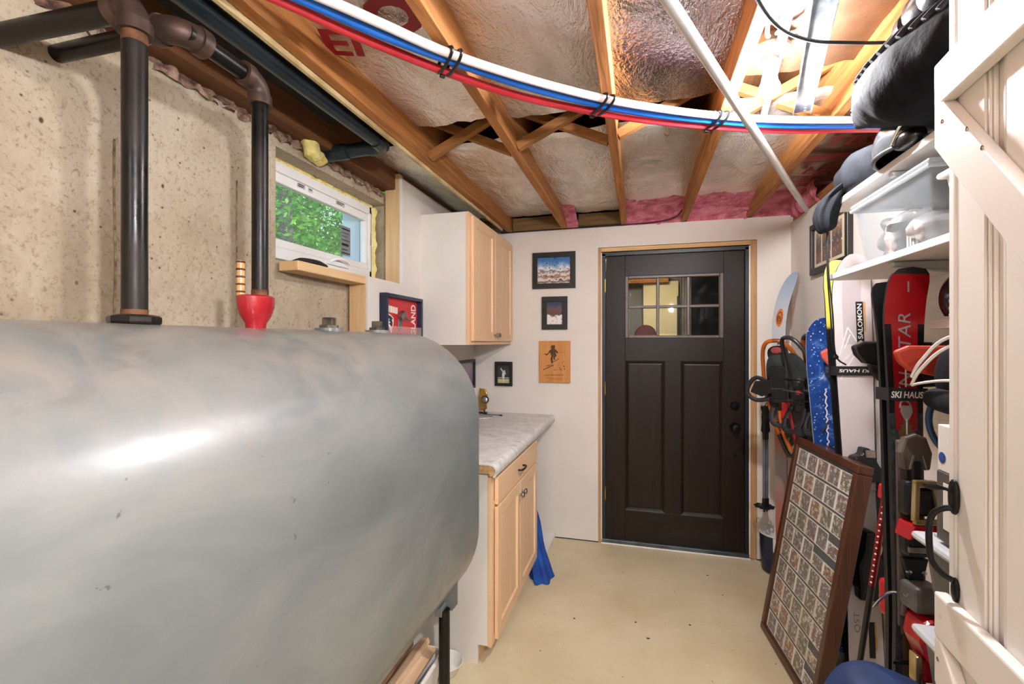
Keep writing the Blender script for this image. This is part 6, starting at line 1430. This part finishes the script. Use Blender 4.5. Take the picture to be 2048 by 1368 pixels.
snowshoe('snowshoe', 'dark snowshoe partly hidden behind the blue ski', at_dir((.86, 2.56, .83), (-.02, .0, 1), (-.90, -.42, 0)), .66, .19, [gun], [(4, 12, maroon), (20, 28, orange)])
Ms1 = at_dir((.80, 2.86, .83), (-.10, -.02, 1), (-.62, -.78, 0))
MB(Ms1).tube(smooth_path([(-.05, .40, .03), (-.11, .44, .06), (-.155, .40, .07), (-.165, .35, .07), (-.13, .315, .06), (-.07, .32, .05), (-.04, .35, .03)], 6), .012, 8, flat=(.3, 1)).build('ankle_strap', M_['blackrub'], s1, smooth=True)
MB(Ms1).prism([(-.15, .36), (-.12, .42), (-.03, .43), (-.02, .36), (-.09, .335)], Matrix.Translation((0, 0, .062)), .012).build('heel_wing', M_['blackpl'], s1, .004)
MB(Ms1).prism([(-.04, .30), (.05, .30), (.055, .50), (-.045, .50)], Matrix.Translation((0, 0, .04)), .03).build('boot_cradle', M_['blackpl'], s1, .01)
MB(Ms1).prism([(.0, .22), (.07, .22), (.08, .30), (.01, .31)], Matrix.Translation((0, 0, .05)), .02).build('red_toe_strap', bred, s1, .006)
MB().tube(smooth_path([(.735, 2.83, 1.08), (.742, 2.82, 1.0), (.76, 2.81, .93), (.785, 2.80, .87)], 6), .010, 10).build('tail_tube', orange, s1, smooth=True)

tp = []
for k, (x, y) in enumerate(((.757, 3.245), (.775, 3.26))):
    t = thing('trekking_pole', (x, y, .40), ('collapsed grey trekking pole with snowflake basket, hanging by the door', 'trekking pole right behind the one with the snowflake basket')[k], 'pole', 'trekking poles')
    MB().tube([(x, y, .47), (x, y, .86)], .0085, 12).build('lower_shaft', pm('blue_grey_shaft', '#5d6672', '#7c8692', 8, .3, .5), t, smooth=True)
    MB().tube([(x, y, .84), (x, y, .885)], .0105, 12).build('clamp', M_['blackpl'], t, smooth=True)
    g = MB(); g.lathe([(.001, 1.05), (.019, 1.05), (.021, 1.04), (.017, 1.025), (.014, 1.015), (.0165, .98), (.0145, .95), (.0165, .92), (.019, .895), (.013, .885)], (x, y, 0), 16); g.build('grip', M_['blackrub'], t, smooth=True)
    MB().lathe([(.012, .47), (.013, .42), (.006, .40), (.004, .385), (.001, .384)], (x, y, 0), 14).build('tip', M_['blackpl'], t, smooth=True)
    if k == 0:
        b = MB()
        b.lathe([(.012, .430), (.034, .424), (.034, .420), (.012, .424)], (x, y, 0), 24)
        b.build('basket', M_['blackpl'], t)
        for q in range(9):
            a = 2 * math.pi * q / 9; c = Vector((x + .045 * math.cos(a), y + .045 * math.sin(a), .421))
            MB().tube([c + Vector((math.cos(w) * .012, math.sin(w) * .012, 0)) for w in [2 * math.pi * j / 12 for j in range(12)]], .0038, 6, closed=True).build('basket_loop', M_['blackpl'], t)
    MB().tube(smooth_path([(x, y, 1.048), (x + .02, y - .01, 1.10), (x + .04, YB - .005, 1.14)], 6), .004, 6, flat=(.4, 1)).build('wrist_strap', M_['blackrub'], t, smooth=True)
rpole = thing('ski_pole', (.655, 1.80, 0), 'red and black ski pole leaning between the pale and the red skis', 'ski pole')
A, B_ = Vector((.661, 1.81, 0.0)), Vector((.727, 1.60, 1.27))
mid = A.lerp(B_, .55)
MB().tube([A, mid], [.0075, .009], 14).build('lower_shaft', M_['blackpl'], rpole, smooth=True); MB().tube([mid, A.lerp(B_, .88)], [.009, .0095], 14).build('upper_shaft', pm('red_shaft', '#7d1216', '#9c1a1f', 8, .25, .3), rpole, smooth=True)
MB().tube([A.lerp(B_, .88), B_], [.014, .017], 14).build('grip', M_['blackrub'], rpole, smooth=True)
pd_ = MB()
for k in range(14):
    c = A.lerp(B_, .56 + k * .015) + Vector((-.006, -.0065, 0)); pd_.blob(c, (.003, .003, .003), 2, n=8)
pd_.build('white_print', pwhite, rpole)['kind'] = 'stuff'
